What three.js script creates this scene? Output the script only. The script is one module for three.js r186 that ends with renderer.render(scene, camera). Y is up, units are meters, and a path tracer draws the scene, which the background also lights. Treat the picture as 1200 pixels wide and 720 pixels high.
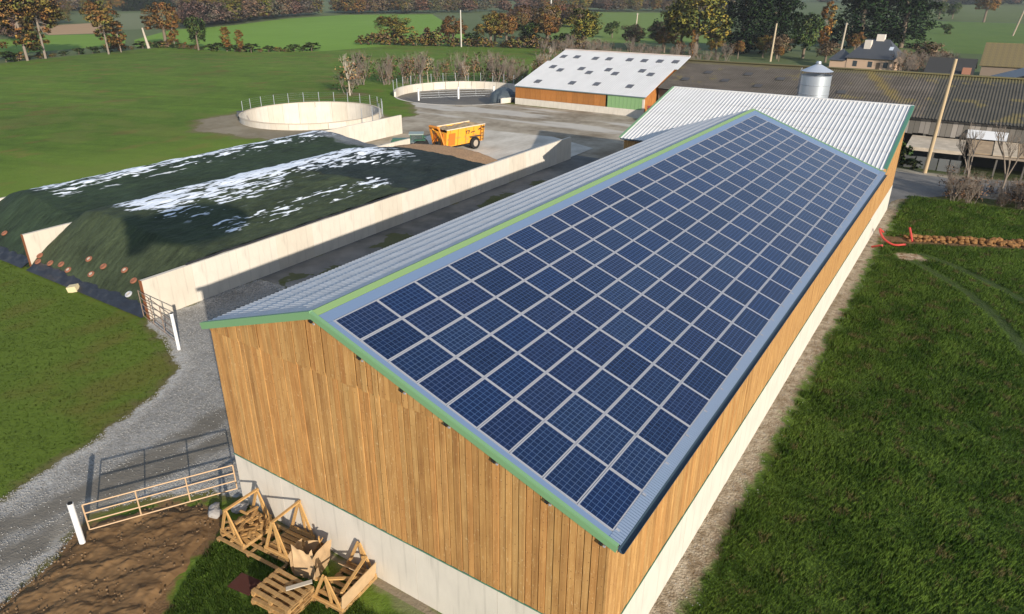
import * as THREE from 'three';
import { mergeGeometries, toCreasedNormals } from 'three/addons/utils/BufferGeometryUtils.js';

// ---------------------------------------------------------------- camera, sky, sun, exposure
const scene = new THREE.Scene();
const camera = new THREE.PerspectiveCamera(47.055, 1024 / 614, 0.3, 6000);
camera.position.set(4.861, 16.765, 11.538);
camera.rotation.set(-0.4291, 0.5772, 0.0045, 'YXZ');
const renderer = new THREE.WebGLRenderer({ antialias: true });
renderer.setSize(1024, 614);
renderer.toneMapping = THREE.LinearToneMapping;
renderer.toneMappingExposure = 1.34;
renderer.shadowMap.enabled = true;
renderer.shadowMap.type = THREE.PCFSoftShadowMap;
const SUN = new THREE.Vector3(0.814, 0.308, 0.492).normalize();
{ // clear autumn sky: deeper overhead, pale at the horizon, brighter round the sun
  const W = 512, H = 256, d = new Float32Array(W * H * 4), v = new THREE.Vector3();
  for (let j = 0; j < H; j++) for (let i = 0; i < W; i++) {
    const el = ((j + 0.5) / H - 0.5) * Math.PI, az = ((i + 0.5) / W - 0.5) * Math.PI * 2; v.set(Math.cos(el) * Math.cos(az), Math.sin(el), Math.cos(el) * Math.sin(az));
    const h = Math.pow(1 - Math.max(0, v.y), 3.2), c = Math.max(0, v.dot(SUN)), g = 0.55 * Math.pow(c, 6) + 1.6 * Math.pow(c, 60), k = (j * W + i) * 4;
    d[k] = 0.18 + 0.30 * h + g * 0.6; d[k + 1] = 0.255 + 0.36 * h + g * 0.54; d[k + 2] = 0.385 + 0.41 * h + g * 0.42; d[k + 3] = 1;
  }
  const t = new THREE.DataTexture(d, W, H, THREE.RGBAFormat, THREE.FloatType); t.mapping = THREE.EquirectangularReflectionMapping; t.magFilter = t.minFilter = THREE.LinearFilter; t.needsUpdate = true;
  scene.background = t; scene.environment = t;
}
const sun = new THREE.DirectionalLight(new THREE.Color(1.0, 0.91, 0.78), 4.8);
sun.position.copy(SUN).multiplyScalar(180).add(new THREE.Vector3(-30, 0, -40));
sun.target.position.set(-30, 0, -40);
sun.castShadow = true; sun.shadow.mapSize.set(4096, 4096); sun.shadow.radius = 1;
Object.assign(sun.shadow.camera, { left: -130, right: 130, top: 110, bottom: -110, near: 1, far: 500 });
scene.add(sun, sun.target);
scene.fog = new THREE.FogExp2(new THREE.Color(0.66, 0.70, 0.74), 0.00014);

// ---------------------------------------------------------------- helpers
let seed = 12345;
const rnd = () => { seed |= 0; seed = seed + 0x6D2B79F5 | 0; let t = Math.imul(seed ^ seed >>> 15, 1 | seed); t = t + Math.imul(t ^ t >>> 7, 61 | t) ^ t; return ((t ^ t >>> 14) >>> 0) / 4294967296; };
const rr = (a, b) => a + (b - a) * rnd();
const pick = a => a[Math.floor(rnd() * a.length)];
const clamp = (x, a = 0, b = 1) => x < a ? a : x > b ? b : x;
const lerp = (a, b, t) => a + (b - a) * t;
const sst = (a, b, x) => { const t = clamp((x - a) / (b - a)); return t * t * (3 - 2 * t); };
function hash(i, j, s) { let h = Math.imul(i, 374761393) + Math.imul(j, 668265263) + Math.imul(s, 1274126177) | 0; h = Math.imul(h ^ h >>> 13, 1274126177); return ((h ^ h >>> 16) >>> 0) / 4294967296; }
function vn(x, y, s = 0) {
  const i = Math.floor(x), j = Math.floor(y); let u = x - i, v = y - j; u = u * u * (3 - 2 * u); v = v * v * (3 - 2 * v);
  const a = hash(i, j, s), b = hash(i + 1, j, s), c = hash(i, j + 1, s), d = hash(i + 1, j + 1, s);
  return a + (b - a) * u + (c - a) * v + (a - b - c + d) * u * v;
}
function fbm(x, y, o = 4, s = 0) { let r = 0, a = 0.5, n = 0; for (let k = 0; k < o; k++) { r += a * vn(x, y, s + k * 17); n += a; a *= 0.5; x *= 2.03; y *= 2.03; } return r / n; }
const mix3 = (a, b, t) => [a[0] + (b[0] - a[0]) * t, a[1] + (b[1] - a[1]) * t, a[2] + (b[2] - a[2]) * t];
const sc3 = (a, k) => [a[0] * k, a[1] * k, a[2] * k];
const enc = new Uint8Array(4097); for (let i = 0; i <= 4096; i++) { const c = i / 4096; enc[i] = Math.round(255 * (c <= 0.0031308 ? 12.92 * c : 1.055 * Math.pow(c, 1 / 2.4) - 0.055)); }
const toS = c => enc[Math.round(clamp(c) * 4096)];
function tex(w, h, fn, repeat = true) {              // colour map: fn(u, v) gives linear rgb
  const d = new Uint8Array(w * h * 4);
  for (let j = 0; j < h; j++) for (let i = 0; i < w; i++) { const c = fn((i + 0.5) / w, (j + 0.5) / h, i, j), k = (j * w + i) * 4; d[k] = toS(c[0]); d[k + 1] = toS(c[1]); d[k + 2] = toS(c[2]); d[k + 3] = 255; }
  const t = new THREE.DataTexture(d, w, h); t.colorSpace = THREE.SRGBColorSpace; fin(t, repeat); return t;
}
function gtex(w, h, fn) {                            // grey data map
  const d = new Uint8Array(w * h * 4);
  for (let j = 0; j < h; j++) for (let i = 0; i < w; i++) { const c = Math.round(255 * clamp(fn((i + 0.5) / w, (j + 0.5) / h, i, j))), k = (j * w + i) * 4; d[k] = d[k + 1] = d[k + 2] = c; d[k + 3] = 255; }
  const t = new THREE.DataTexture(d, w, h); fin(t, true); return t;
}
function fin(t, repeat) { t.magFilter = THREE.LinearFilter; t.minFilter = THREE.LinearMipmapLinearFilter; t.generateMipmaps = true; if (repeat) t.wrapS = t.wrapT = THREE.RepeatWrapping; t.needsUpdate = true; }
// tileable noise: wraps after p cells
function tn(u, v, p, q, s) { const x = u * p, y = v * q, i = Math.floor(x), j = Math.floor(y); let a = x - i, b = y - j; a = a * a * (3 - 2 * a); b = b * b * (3 - 2 * b); const I = (i + 1) % p, J = (j + 1) % q; const n00 = hash(i % p, j % q, s), n10 = hash(I, j % q, s), n01 = hash(i % p, J, s), n11 = hash(I, J, s); return n00 + (n10 - n00) * a + (n01 - n00) * b + (n00 - n10 - n01 + n11) * a * b; }
function tfbm(u, v, p, q, o, s) { let r = 0, a = 0.5, n = 0; for (let k = 0; k < o; k++) { r += a * tn(u, v, p, q, s + k * 31); n += a; a *= 0.5; p *= 2; q *= 2; } return r / n; }
function rep(t, x, y) { const c = t.clone(); c.repeat.set(x, y); c.needsUpdate = true; return c; }

const V = (x, y, z) => new THREE.Vector3(x, y, z);
function bx(w, h, d, x = 0, y = 0, z = 0, rx = 0, ry = 0, rz = 0) {   // centred box, uv in metres
  const g = new THREE.BoxGeometry(w, h, d), uv = g.attributes.uv, L = [[d, h], [d, h], [w, d], [w, d], [w, h], [w, h]];
  for (let i = 0; i < 24; i++) { const f = L[i >> 2]; uv.setXY(i, uv.getX(i) * f[0], uv.getY(i) * f[1]); }
  if (rx || ry || rz) g.applyMatrix4(new THREE.Matrix4().makeRotationFromEuler(new THREE.Euler(rx, ry, rz)));
  g.translate(x, y, z); return g;
}
function bb(x0, x1, y0, y1, z0, z1) { return bx(x1 - x0, y1 - y0, z1 - z0, (x0 + x1) / 2, (y0 + y1) / 2, (z0 + z1) / 2); }
function orient(g, a, b) { const d = b.clone().sub(a), q = new THREE.Quaternion().setFromUnitVectors(V(0, 1, 0), d.clone().normalize()); g.applyQuaternion(q); g.translate((a.x + b.x) / 2, (a.y + b.y) / 2, (a.z + b.z) / 2); return g; }
function rod(a, b, r, r2 = r, seg = 6) { return orient(new THREE.CylinderGeometry(r2, r, a.distanceTo(b), seg, 1), a, b); }
function bar(a, b, w, t) {                                            // rectangular bar between two points, w sideways
  const L = a.distanceTo(b), d = b.clone().sub(a).normalize(); let s = V(0, 1, 0).cross(d); if (s.lengthSq() < 1e-4) s = V(1, 0, 0); s.normalize(); const n = d.clone().cross(s);
  const g = bx(w, L, t); g.applyMatrix4(new THREE.Matrix4().makeBasis(s, d, n.negate().multiplyScalar(1))); 
  g.translate((a.x + b.x) / 2, (a.y + b.y) / 2, (a.z + b.z) / 2); return g;
}
function cyl(r0, r1, h, x, y, z, seg = 16) { const g = new THREE.CylinderGeometry(r1, r0, h, seg); g.translate(x, y + h / 2, z); return g; }
function quadGeo(pts, uvs) { const g = new THREE.BufferGeometry(); g.setAttribute('position', new THREE.Float32BufferAttribute(pts.flat(), 3)); g.setAttribute('uv', new THREE.Float32BufferAttribute(uvs.flat(), 2)); g.setIndex([0, 1, 2, 0, 2, 3]); g.computeVertexNormals(); return g; }
function prismXZ(profile, x0, x1) {                                   // profile of [z, y] pushed from x0 to x1
  const s = new THREE.Shape(profile.map(p => new THREE.Vector2(-p[0], p[1]))); const g = new THREE.ExtrudeGeometry(s, { depth: x1 - x0, bevelEnabled: false }); g.rotateY(Math.PI / 2); g.translate(x0, 0, 0); return g;
}
function prismZ(profile, z0, z1) { const s = new THREE.Shape(profile.map(p => new THREE.Vector2(p[0], p[1]))); const g = new THREE.ExtrudeGeometry(s, { depth: z1 - z0, bevelEnabled: false }); g.translate(0, 0, z0); return g; }
function merge(gs) {
  gs = gs.flat();
  if (gs.length === 1) return gs[0];
  const anyNon = gs.some(g => !g.index); return mergeGeometries(gs.map(g => { const h = anyNon && g.index ? g.toNonIndexed() : g; for (const k of Object.keys(h.attributes)) if (!['position', 'normal', 'uv', 'color'].includes(k)) h.deleteAttribute(k); return h; }));
}
const used = {};
const numbered = n => { if (!(n in used)) { used[n] = 0; return n; } used[n]++; return n + '_' + String(used[n]).padStart(3, '0'); };
function part(name, geos, m, parent) { const o = new THREE.Mesh(Array.isArray(geos) ? merge(geos) : geos, m); o.name = name; o.castShadow = o.receiveShadow = true; parent.add(o); return o; }
function thing(name, label, category, group, pos = [0, 0, 0], ry = 0) { const o = new THREE.Group(); o.name = numbered(name); o.position.set(...pos); o.rotation.y = ry; o.userData = { label, category }; if (group) o.userData.group = group; scene.add(o); return o; }
function single(name, geos, m, label, category, group) { const o = part(numbered(name), geos, m, scene); o.userData = { label, category }; if (group) o.userData.group = group; return o; }
function struct(name, geos, m, label) { const o = part(numbered(name), geos, m, scene); o.userData = { kind: 'structure' }; if (label) o.userData.label = label; return o; }
function copy(o, label, pos, ry = 0, s = 1, group) { const c = o.clone(); c.name = numbered(o.name.replace(/_\d\d\d$/, '')); c.userData = { ...o.userData }; if (label) c.userData.label = label; if (group) c.userData.group = group; c.position.set(...pos); c.rotation.y = ry; if (Array.isArray(s)) c.scale.set(...s); else c.scale.setScalar(s); scene.add(c); return c; }
const M = (c, rough = 0.85, o = {}) => new THREE.MeshPhysicalMaterial({ color: new THREE.Color().setRGB(...c), roughness: rough, specularIntensity: rough > 0.82 ? 0.3 : 1, ...o });
const MT = (map, rough = 0.85, o = {}) => new THREE.MeshPhysicalMaterial({ map, roughness: rough, specularIntensity: rough > 0.72 ? 0.3 : 1, ...o });

// ---------------------------------------------------------------- textures and materials
const tWood = tex(512, 1024, (u, v) => {             // 2.56 m x 5.12 m of sawn larch boards
  const g1 = tfbm(u, v, 48, 3, 3, 5), g2 = tn(u, v, 160, 6, 9), blot = tfbm(u, v, 10, 8, 3, 71), fleck = tn(u, v, 130, 70, 33);
  let c = mix3([0.29, 0.128, 0.034], [0.63, 0.355, 0.122], clamp(0.12 + 0.6 * g1 + 0.25 * g2 + 0.6 * (blot - 0.5)));
  if (fleck > 0.83) c = mix3(c, [0.78, 0.55, 0.28], (fleck - 0.83) * 4);
  const kx = u * 14, ky = v * 18, ki = Math.floor(kx), kj = Math.floor(ky);
  if (hash(ki, kj, 3) > 0.62) { const dx = (kx - ki - 0.5) * 1.3, dy = (ky - kj - 0.3 - 0.4 * hash(ki, kj, 4)) * 2, r = Math.hypot(dx, dy); if (r < 0.16) c = mix3([0.2, 0.09, 0.03], c, clamp((r - 0.04) / 0.12)); }
  return c;
});
const woodTints = [[1, 1, 1], [0.9, 0.88, 0.82], [1.06, 1.05, 1.02], [0.82, 0.78, 0.72], [0.96, 1.0, 1.02], [1.0, 0.92, 0.84]].map(c => new THREE.MeshStandardMaterial({ map: tWood, color: new THREE.Color().setRGB(...c.map(v => v * 0.86)), roughness: 0.8 }));
const mWood = woodTints[0];
const tConc = tex(512, 512, (u, v) => { const a = tfbm(u, v, 4, 4, 5, 11), b = tfbm(u, v, 40, 14, 2, 21), s = tfbm(u, v, 26, 2, 3, 41); return sc3([0.58, 0.53, 0.455], 0.88 + 0.18 * a + 0.06 * b - 0.14 * sst(0.58, 0.8, s)); });
const mConc = MT(rep(tConc, 0.25, 0.25), 0.9);
const mConcB = MT(rep(tConc, 0.25, 0.25), 0.9, { color: new THREE.Color().setRGB(0.95, 0.93, 0.9) });
const tDirtyConc = tex(512, 512, (u, v) => { const a = tfbm(u, v, 5, 5, 5, 14), b = tfbm(u, v, 60, 60, 2, 24); return sc3(mix3([0.30, 0.28, 0.25], [0.46, 0.43, 0.38], a), 0.85 + 0.3 * b); });
const tFibre = tex(512, 512, (u, v) => { const a = tfbm(u, v, 5, 4, 4, 12), b = tfbm(u, v, 60, 60, 2, 22); return sc3([0.62, 0.61, 0.60], 0.8 + 0.25 * a + 0.15 * b); });
const mFibre = MT(rep(tFibre, 0.3, 0.3), 0.9, { side: THREE.DoubleSide });
const tWhite = tex(512, 512, (u, v) => { const a = tfbm(u, v, 5, 4, 4, 15), b = tfbm(u, v, 50, 50, 2, 25); return sc3([0.62, 0.61, 0.595], 0.86 + 0.12 * a + 0.06 * b); });
const mWhiteRoof = MT(rep(tWhite, 0.2, 0.2), 0.6, { side: THREE.DoubleSide });
const mGreen = M([0.16, 0.30, 0.15], 0.5), mGreenDark = M([0.07, 0.2, 0.13], 0.5), mGalv = M([0.27, 0.36, 0.5], 0.38, { metalness: 0.55 });
const mGalvRib = M([0.36, 0.43, 0.53], 0.3, { metalness: 0.7 }), mSlate = M([0.035, 0.06, 0.085], 0.4), mAlu = M([0.38, 0.38, 0.405], 0.5, { metalness: 0.2 });
const mDark = M([0.02, 0.02, 0.02], 0.9), mSteel = M([0.4, 0.42, 0.44], 0.45, { metalness: 0.6 }), mBackWood = M([0.30, 0.155, 0.055], 0.95);
const mTimber = MT(rep(tWood, 0.8, 0.2), 0.85, { color: new THREE.Color().setRGB(1.0, 1.1, 1.25) });
const mTimberWeathered = MT(rep(tWood, 0.8, 0.2), 0.9, { color: new THREE.Color().setRGB(0.74, 0.84, 1.05) });

// ---------------------------------------------------------------- ground colours (matter, by place)
const grassShort = (x, z) => { const a = fbm(x * 0.09, z * 0.09, 3, 1), b = fbm(x * 0.9, z * 0.9, 3, 2), c = vn(x * 6, z * 6, 3), d = vn(x * 14, z * 14, 8); let g = mix3([0.068, 0.122, 0.010], [0.132, 0.205, 0.022], clamp(0.2 + 0.5 * a + 0.5 * (b - 0.5) + 0.35 * (c - 0.5) + 0.3 * (d - 0.5))); const br = sst(0.58, 0.8, fbm(x * 0.35 + 40, z * 0.22, 4, 5)); return mix3(g, [0.16, 0.115, 0.03], 0.6 * br); };
const grassLush = (x, z) => { const a = fbm(x * 0.25, z * 0.25, 3, 31), b = fbm(x * 1.6, z * 1.6, 3, 32), c = vn(x * 9, z * 9, 33); const g = mix3([0.045, 0.085, 0.010], [0.125, 0.195, 0.03], clamp(0.1 + 0.5 * a + 0.8 * (b - 0.4) + 0.4 * (c - 0.5))); const br = sst(0.7, 0.85, fbm(x * 0.9 + 7, z * 0.9, 3, 35)); return mix3(g, [0.13, 0.10, 0.04], 0.6 * br); };
const gravel = (x, z) => { const a = fbm(x * 0.5, z * 0.5, 4, 41), c = vn(x * 11, z * 11, 42), d = vn(x * 26, z * 26, 43); return sc3(mix3([0.20, 0.185, 0.16], [0.40, 0.385, 0.36], clamp(0.15 + 0.5 * a + 0.5 * (c - 0.4) + 0.5 * (d - 0.5))), 1); };
const dirt = (x, z) => { const a = fbm(x * 0.8, z * 0.8, 4, 51), c = vn(x * 7, z * 7, 52); return mix3([0.085, 0.048, 0.022], [0.25, 0.15, 0.07], clamp(0.1 + 0.6 * a + 0.4 * (c - 0.4))); };
const bGrass = gtex(512, 512, (u, v) => 0.6 * tfbm(u, v, 40, 40, 3, 61) + 0.4 * tfbm(u, v, 9, 9, 2, 62));
const bRough = gtex(512, 512, (u, v) => 0.5 * tfbm(u, v, 60, 60, 3, 63) + 0.5 * tfbm(u, v, 14, 14, 3, 64));
function sheet(name, poly, holes, y, colour, mPerPx, bump, bumpTile, bumpH, label) {
  const s = new THREE.Shape(poly.map(p => new THREE.Vector2(p[0], -p[1])));
  for (const h of holes) { const p = new THREE.Path(); p.absarc(h[0], -h[1], h[2], 0, Math.PI * 2, true); s.holes.push(p); }
  const g = new THREE.ShapeGeometry(s, 48); g.rotateX(-Math.PI / 2); g.translate(0, y, 0);
  const b = new THREE.Box3().setFromBufferAttribute(g.attributes.position), w = b.max.x - b.min.x, d = b.max.z - b.min.z, P = g.attributes.position, uv = g.attributes.uv;
  for (let i = 0; i < P.count; i++) uv.setXY(i, (P.getX(i) - b.min.x) / w, (P.getZ(i) - b.min.z) / d);
  const t = tex(Math.min(2048, Math.round(w / mPerPx)), Math.min(2048, Math.round(d / mPerPx)), (u, v) => colour(b.min.x + u * w, b.min.z + v * d), false);
  const m = MT(t, 0.95); if (bump) { m.bumpMap = rep(bump, w / bumpTile, d / bumpTile); m.bumpScale = bumpH; }
  return struct(name, [g], m, label);
}
const inPoly = (p, x, z) => { let c = false; for (let i = 0, j = p.length - 1; i < p.length; j = i++) if ((p[i][1] > z) !== (p[j][1] > z) && x < (p[j][0] - p[i][0]) * (z - p[i][1]) / (p[j][1] - p[i][1]) + p[i][0]) c = !c; return c; };
const segD = (x, z, a, b) => { const dx = b[0] - a[0], dz = b[1] - a[1], t = clamp(((x - a[0]) * dx + (z - a[1]) * dz) / (dx * dx + dz * dz)); return Math.hypot(x - a[0] - t * dx, z - a[1] - t * dz); };
const sdPoly = (p, x, z) => { let d = 1e9; for (let i = 0; i < p.length; i++) d = Math.min(d, segD(x, z, p[i], p[(i + 1) % p.length])); return inPoly(p, x, z) ? -d : d; };

const TANK = [-72.3, -56.4, 9.4], PIT = [-68.5, -86.2, 11.6];
const HOLES = [TANK, PIT];
// base ground, reaching the horizon
{
  const far = (x, z) => { const a = fbm(x * 0.012, z * 0.012, 3, 81), b = fbm(x * 0.05, z * 0.05, 3, 82); return mix3([0.075, 0.105, 0.035], [0.115, 0.14, 0.055], clamp(a * 0.7 + b * 0.5 - 0.1)); };
  const o = sheet('ground', [[-1800, 400], [1200, 400], [1200, -2400], [-1800, -2400]], HOLES.map(h => [h[0], h[1], h[2] + 0.05]), -0.06, far, 3, null, 0, 0, 'wide flat farmland running to the horizon');
}
// the fields beyond, each a sheet a little above the last
const field = (name, poly, y, c0, c1, label) => sheet(name, poly, [], y, (x, z) => { const a = fbm(x * 0.02, z * 0.02, 3, 91), b = fbm(x * 0.3, z * 0.12, 3, 92); return mix3(c0, c1, clamp(0.2 + a * 0.5 + (b - 0.4) * 0.6)); }, 0.5, null, 0, 0, label);
field('field', [[-206, -111], [-165, -115], [-146, -128], [-142, -154], [-134, -181], [-291, -352], [-325, -312], [-312, -257], [-278, -197], [-270, -164], [-230, -125]], -0.03, [0.125, 0.225, 0.022], [0.165, 0.28, 0.034], 'bright green sown field beyond the hedgerow');
field('field', [[-338, -146], [-345, -178], [-270, -140], [-276, -121]], -0.03, [0.34, 0.21, 0.11], [0.44, 0.29, 0.16], 'tan stubble field beyond the left hedgerow');
field('field', [[-205, -70], [-210, -89], [-213, -112], [-262, -141], [-275, -119], [-262, -95]], -0.025, [0.125, 0.215, 0.022], [0.16, 0.265, 0.034], 'bright green strip of field behind the pollards');
field('field', [[-285, -150], [-281, -172], [-432, -268], [-445, -241]], -0.025, [0.13, 0.15, 0.07], [0.17, 0.18, 0.09], 'pale olive pasture in the far left distance');
field('field', [[-116, -196], [-70, -225], [-160, -480], [-258, -440]], -0.03, [0.11, 0.17, 0.03], [0.15, 0.215, 0.042], 'green pasture behind the white roofed barn');
field('field', [[-22, -225], [60, -240], [80, -440], [-46, -452]], -0.03, [0.075, 0.13, 0.022], [0.115, 0.17, 0.03], 'dull green pasture behind the slate house');
field('field', [[-50, -470], [80, -455], [80, -980], [-100, -920]], -0.03, [0.08, 0.105, 0.03], [0.115, 0.14, 0.04], 'far pasture beyond the lone trees');
// the large field on the left
const meadowCol = (x, z) => {
  let g = grassShort(x, z); const s = fbm(x * 0.03, z * 0.15, 3, 95), d = fbm(x * 0.02, z * 0.02, 3, 96), k = x * 0.32 + z * 0.95, row = fbm(k * 1.1, (x * 0.95 - z * 0.32) * 0.03, 3, 99), cl = fbm(x * 0.35, z * 0.35, 4, 100); g = sc3(g, 0.82 + 0.3 * s + 0.25 * (d - 0.5) + 0.32 * (row - 0.5) + 0.35 * (cl - 0.5)); g = mix3(g, [0.15, 0.15, 0.035], 0.35 * sst(0.58, 0.72, fbm(x * 0.12 + 9, z * 0.2, 4, 103)));
  g = mix3(g, [0.16, 0.22, 0.03], 0.6 * sst(26, 3, Math.abs(x + 60 + 0.1 * (z + 25)) + 5 * fbm(x * 0.2, z * 0.2, 2, 97)) * sst(-54, -38, z));
  return mix3(g, [0.17, 0.11, 0.06], 0.75 * sst(6, 2, Math.hypot(x + 84, (z + 76) * 1.4) + 3 * fbm(x * 0.3, z * 0.3, 3, 98)));
};
const hedgeLine = [[-183, -62], [-190, -84], [-196, -112], [-180, -114], [-160, -117], [-150, -129], [-148, -157], [-135, -166], [-118, -174], [-96, -181], [-60, -150], [-40, -120], [-30, -30], [-30, 60], [-200, 60]];
sheet('meadow', hedgeLine, HOLES.map(h => [h[0], h[1], h[2] + 0.05]), -0.012, meadowCol, 0.11, bGrass, 6, 0.12, 'large short green meadow left of the silage clamps');
// left front: short lawn, stone track, churned earth
const TRACK = [[-16.0, 7.4], [-16.7, 5.2], [-18.0, 3.5], [-16.7, 1.4], [-14.6, -0.1], [-14, -3], [-14, -14], [-30.6, -14], [-30.6, -6.6], [-28.2, -6.0], [-26.4, -5.2], [-24.4, -4.5], [-23.2, -2.4], [-21.9, 1.4], [-21.2, 4.9], [-20.5, 8], [-20, 13], [-14.4, 13]];
const DIRT = [[-16.0, 7.4], [-16.6, 5.4], [-17.4, 4.0], [-16.6, 2.3], [-15.2, 0.9], [-14.0, 0.9], [-13.5, 1.6], [-12.9, 3.0], [-12.0, 4.5], [-11.4, 6], [-12, 9], [-15, 9]];
const RUTS = [[[-20.4, 9], [-19.3, 4.5], [-19.0, 1], [-19.4, -4], [-20, -12]], [[-18.3, 9], [-17.9, 4.8], [-18.3, 1.5], [-17.2, -4], [-17, -12]]];
sheet('farmyard', [[-47, -14], [-14, -14], [-14, 0], [0, 0], [0.2, 0.4], [0.2, 13], [-47, 13]], [], 0, (x, z) => {
  const n = fbm(x * 1.3, z * 1.3, 4, 101) - 0.5, n2 = fbm(x * 4, z * 4, 3, 102) - 0.5;
  let c = mix3(grassShort(x, z), [0.10, 0.115, 0.018], 0.4);
  const dt = sdPoly(TRACK, x, z) + n * 0.9 + n2 * 0.4;
  let gr = gravel(x, z); let rut = 9; for (const r of RUTS) for (let i = 0; i + 1 < r.length; i++) rut = Math.min(rut, segD(x, z, r[i], r[i + 1]));
  gr = mix3([0.185, 0.165, 0.135], gr, sst(0.25, 0.9, rut + n * 0.7)); gr = sc3(gr, 0.9 + 0.35 * sst(-0.9, -0.25, dt) + 0.3 * n);
  c = mix3(c, [0.13, 0.10, 0.045], sst(0.7, 0.0, dt) * 0.8); c = mix3(c, gr, sst(0.12, -0.12, dt));
  const dd = sdPoly(DIRT, x, z) + n * 1.1 + n2 * 0.6; c = mix3(c, dirt(x, z), sst(0.2, -0.15, dd));
  if (x > -13.4) { let l = sdPoly([[-14, 0.6], [-9, 0.45], [0, 0.5], [0, 0], [-14, 0]], x, z) + n * 0.6; if (z > 0) c = mix3(c, [0.24, 0.19, 0.13], sst(0.2, -0.15, l)); if (z > 0.3 && dd > 0.2) c = mix3(c, sc3(grassLush(x, z), 1.3), 0.55); }
  return c;
}, 0.024, bRough, 3, 0.03, 'gravel track and lawn in front of the barn');
{ // churned earth with tyre ridges
  const rel = (x, z) => { const m = sst(0.1, -0.5, sdPoly(DIRT, x, z) + 0.8 * (fbm(x * 1.3, z * 1.3, 3, 105) - 0.5)); const k = x * 0.75 + z * 0.66; return -0.03 + m * (0.03 + 0.14 * fbm(x * 1.7, z * 1.2, 3, 106) + 0.12 * fbm(x * 6, z * 6, 4, 107) * (0.65 + 0.35 * Math.sin(k * 7 + 9 * fbm(x * 0.9, z * 0.9, 3, 108))) + 0.05 * Math.abs(fbm(x * 3, z * 3, 3, 109) - 0.5)); };
  const g = new THREE.PlaneGeometry(1, 1, 200, 240), P = g.attributes.position, uv = g.attributes.uv; for (let i = 0; i < P.count; i++) { const u = P.getX(i) + 0.5, v = 0.5 - P.getY(i), x = lerp(-18, -11, u), z = lerp(0.4, 9, v); P.setXYZ(i, x, rel(x, z), z); uv.setXY(i, u, 1 - v); } g.computeVertexNormals();
  struct('churned_earth', [g], MT(tex(400, 480, (u, v) => dirt(lerp(-18, -11, u), lerp(9, 0.4, v)), false), 1), 'bare churned brown earth beside the gravel track');
}
// alley between barn and clamp wall, yard, concrete floor of the open clamp
const YARD = [[-12, -12], [-31, -12], [-31, -43.5], [-64, -43.5], [-76, -41.5], [-83, -47], [-84, -56], [-75, -67], [-62, -61], [-62, -66], [-66.5, -71], [-69.5, -74], [-58, -81.5], [-30, -84], [-20, -74], [16, -74], [16, -63.5], [5, -60], [0, -53], [-14, -50]];
sheet('yard', [[-90, -14], [0, -14], [0, -52], [16, -56], [16, -112], [-90, -112]], HOLES.map(h => [h[0], h[1], h[2] + 0.05]), 0.004, (x, z) => {
  const n = fbm(x * 0.35, z * 0.35, 4, 111) - 0.5, n2 = fbm(x * 1.6, z * 1.6, 3, 112) - 0.5;
  let c = meadowCol(x, z);
  const d = sdPoly(YARD, x, z) + n * 2.4 + n2;
  let y = mix3([0.215, 0.172, 0.118], [0.42, 0.36, 0.275], clamp(0.45 + n * 1.6 + n2 * 0.7));
  y = mix3(y, [0.55, 0.51, 0.45], 0.7 * sst(0.1, 0.3, fbm(x * 0.12 + 3, z * 0.5, 3, 113) - 0.42) * sst(-62, -70, z));
  if (x > -31 && z > -22) y = mix3(gravel(x, z), y, sst(-13, -20, z + n * 4)); if (x > -31 && z > -56) { y = mix3([0.10, 0.10, 0.095], [0.22, 0.21, 0.195], clamp(0.45 + n * 1.4 + n2 * 0.6)); if (z > -22) y = mix3(gravel(x, z), y, sst(-12, -15, z + n * 3)); for (const [mx, mz, mr] of [[-28.6, -11.5, 0.8], [-28.2, -13.2, 0.9], [-28.8, -15.5, 0.7], [-27.9, -17.5, 0.6], [-28.4, -24, 0.8], [-27.5, -36, 1.2], [-28.2, -38, 1.0], [-28, -44, 0.9]]) if (sst(0.15, -0.15, Math.hypot(x - mx, (z - mz) * 0.6) - mr + n * 1.6 + n2 * 1.2) > 0.5) y = mix3(y, [0.075, 0.085, 0.025], 0.8); }
  if (z > -60 && x < -60) y = mix3(y, [0.20, 0.165, 0.10], 0.6);
  c = mix3(c, [0.16, 0.13, 0.06], 0.8 * sst(1.6, 0.1, d)); c = mix3(c, y, sst(0.25, -0.25, d));
  if (z < -62 && x > -3) c = mix3(c, [0.06, 0.075, 0.025], sst(-68, -70, z + n * 2));
  return c;
}, 0.06, bRough, 3, 0.04, 'bare earth and stone farmyard behind the barn');
sheet('concrete_slab', [[-30.9, -41], [-44.2, -41], [-50.8, -44.6], [-50.8, -62], [-38, -63.2], [-30.9, -60]], [], 0.05, (x, z) => { const a = fbm(x * 0.5, z * 0.22, 4, 121), b = fbm(x * 3, z * 3, 3, 122); const s = Math.min(Math.abs((x + 75) % 4.5), Math.abs((z + 90) % 6)) < 0.05 ? 0.75 : 1; return sc3(mix3([0.36, 0.315, 0.25], [0.64, 0.59, 0.51], clamp(a * 1.2 - 0.05 + (b - 0.5) * 0.35)), s); }, 0.05, null, 0, 0, 'stained concrete floor at the open end of the clamp');
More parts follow.
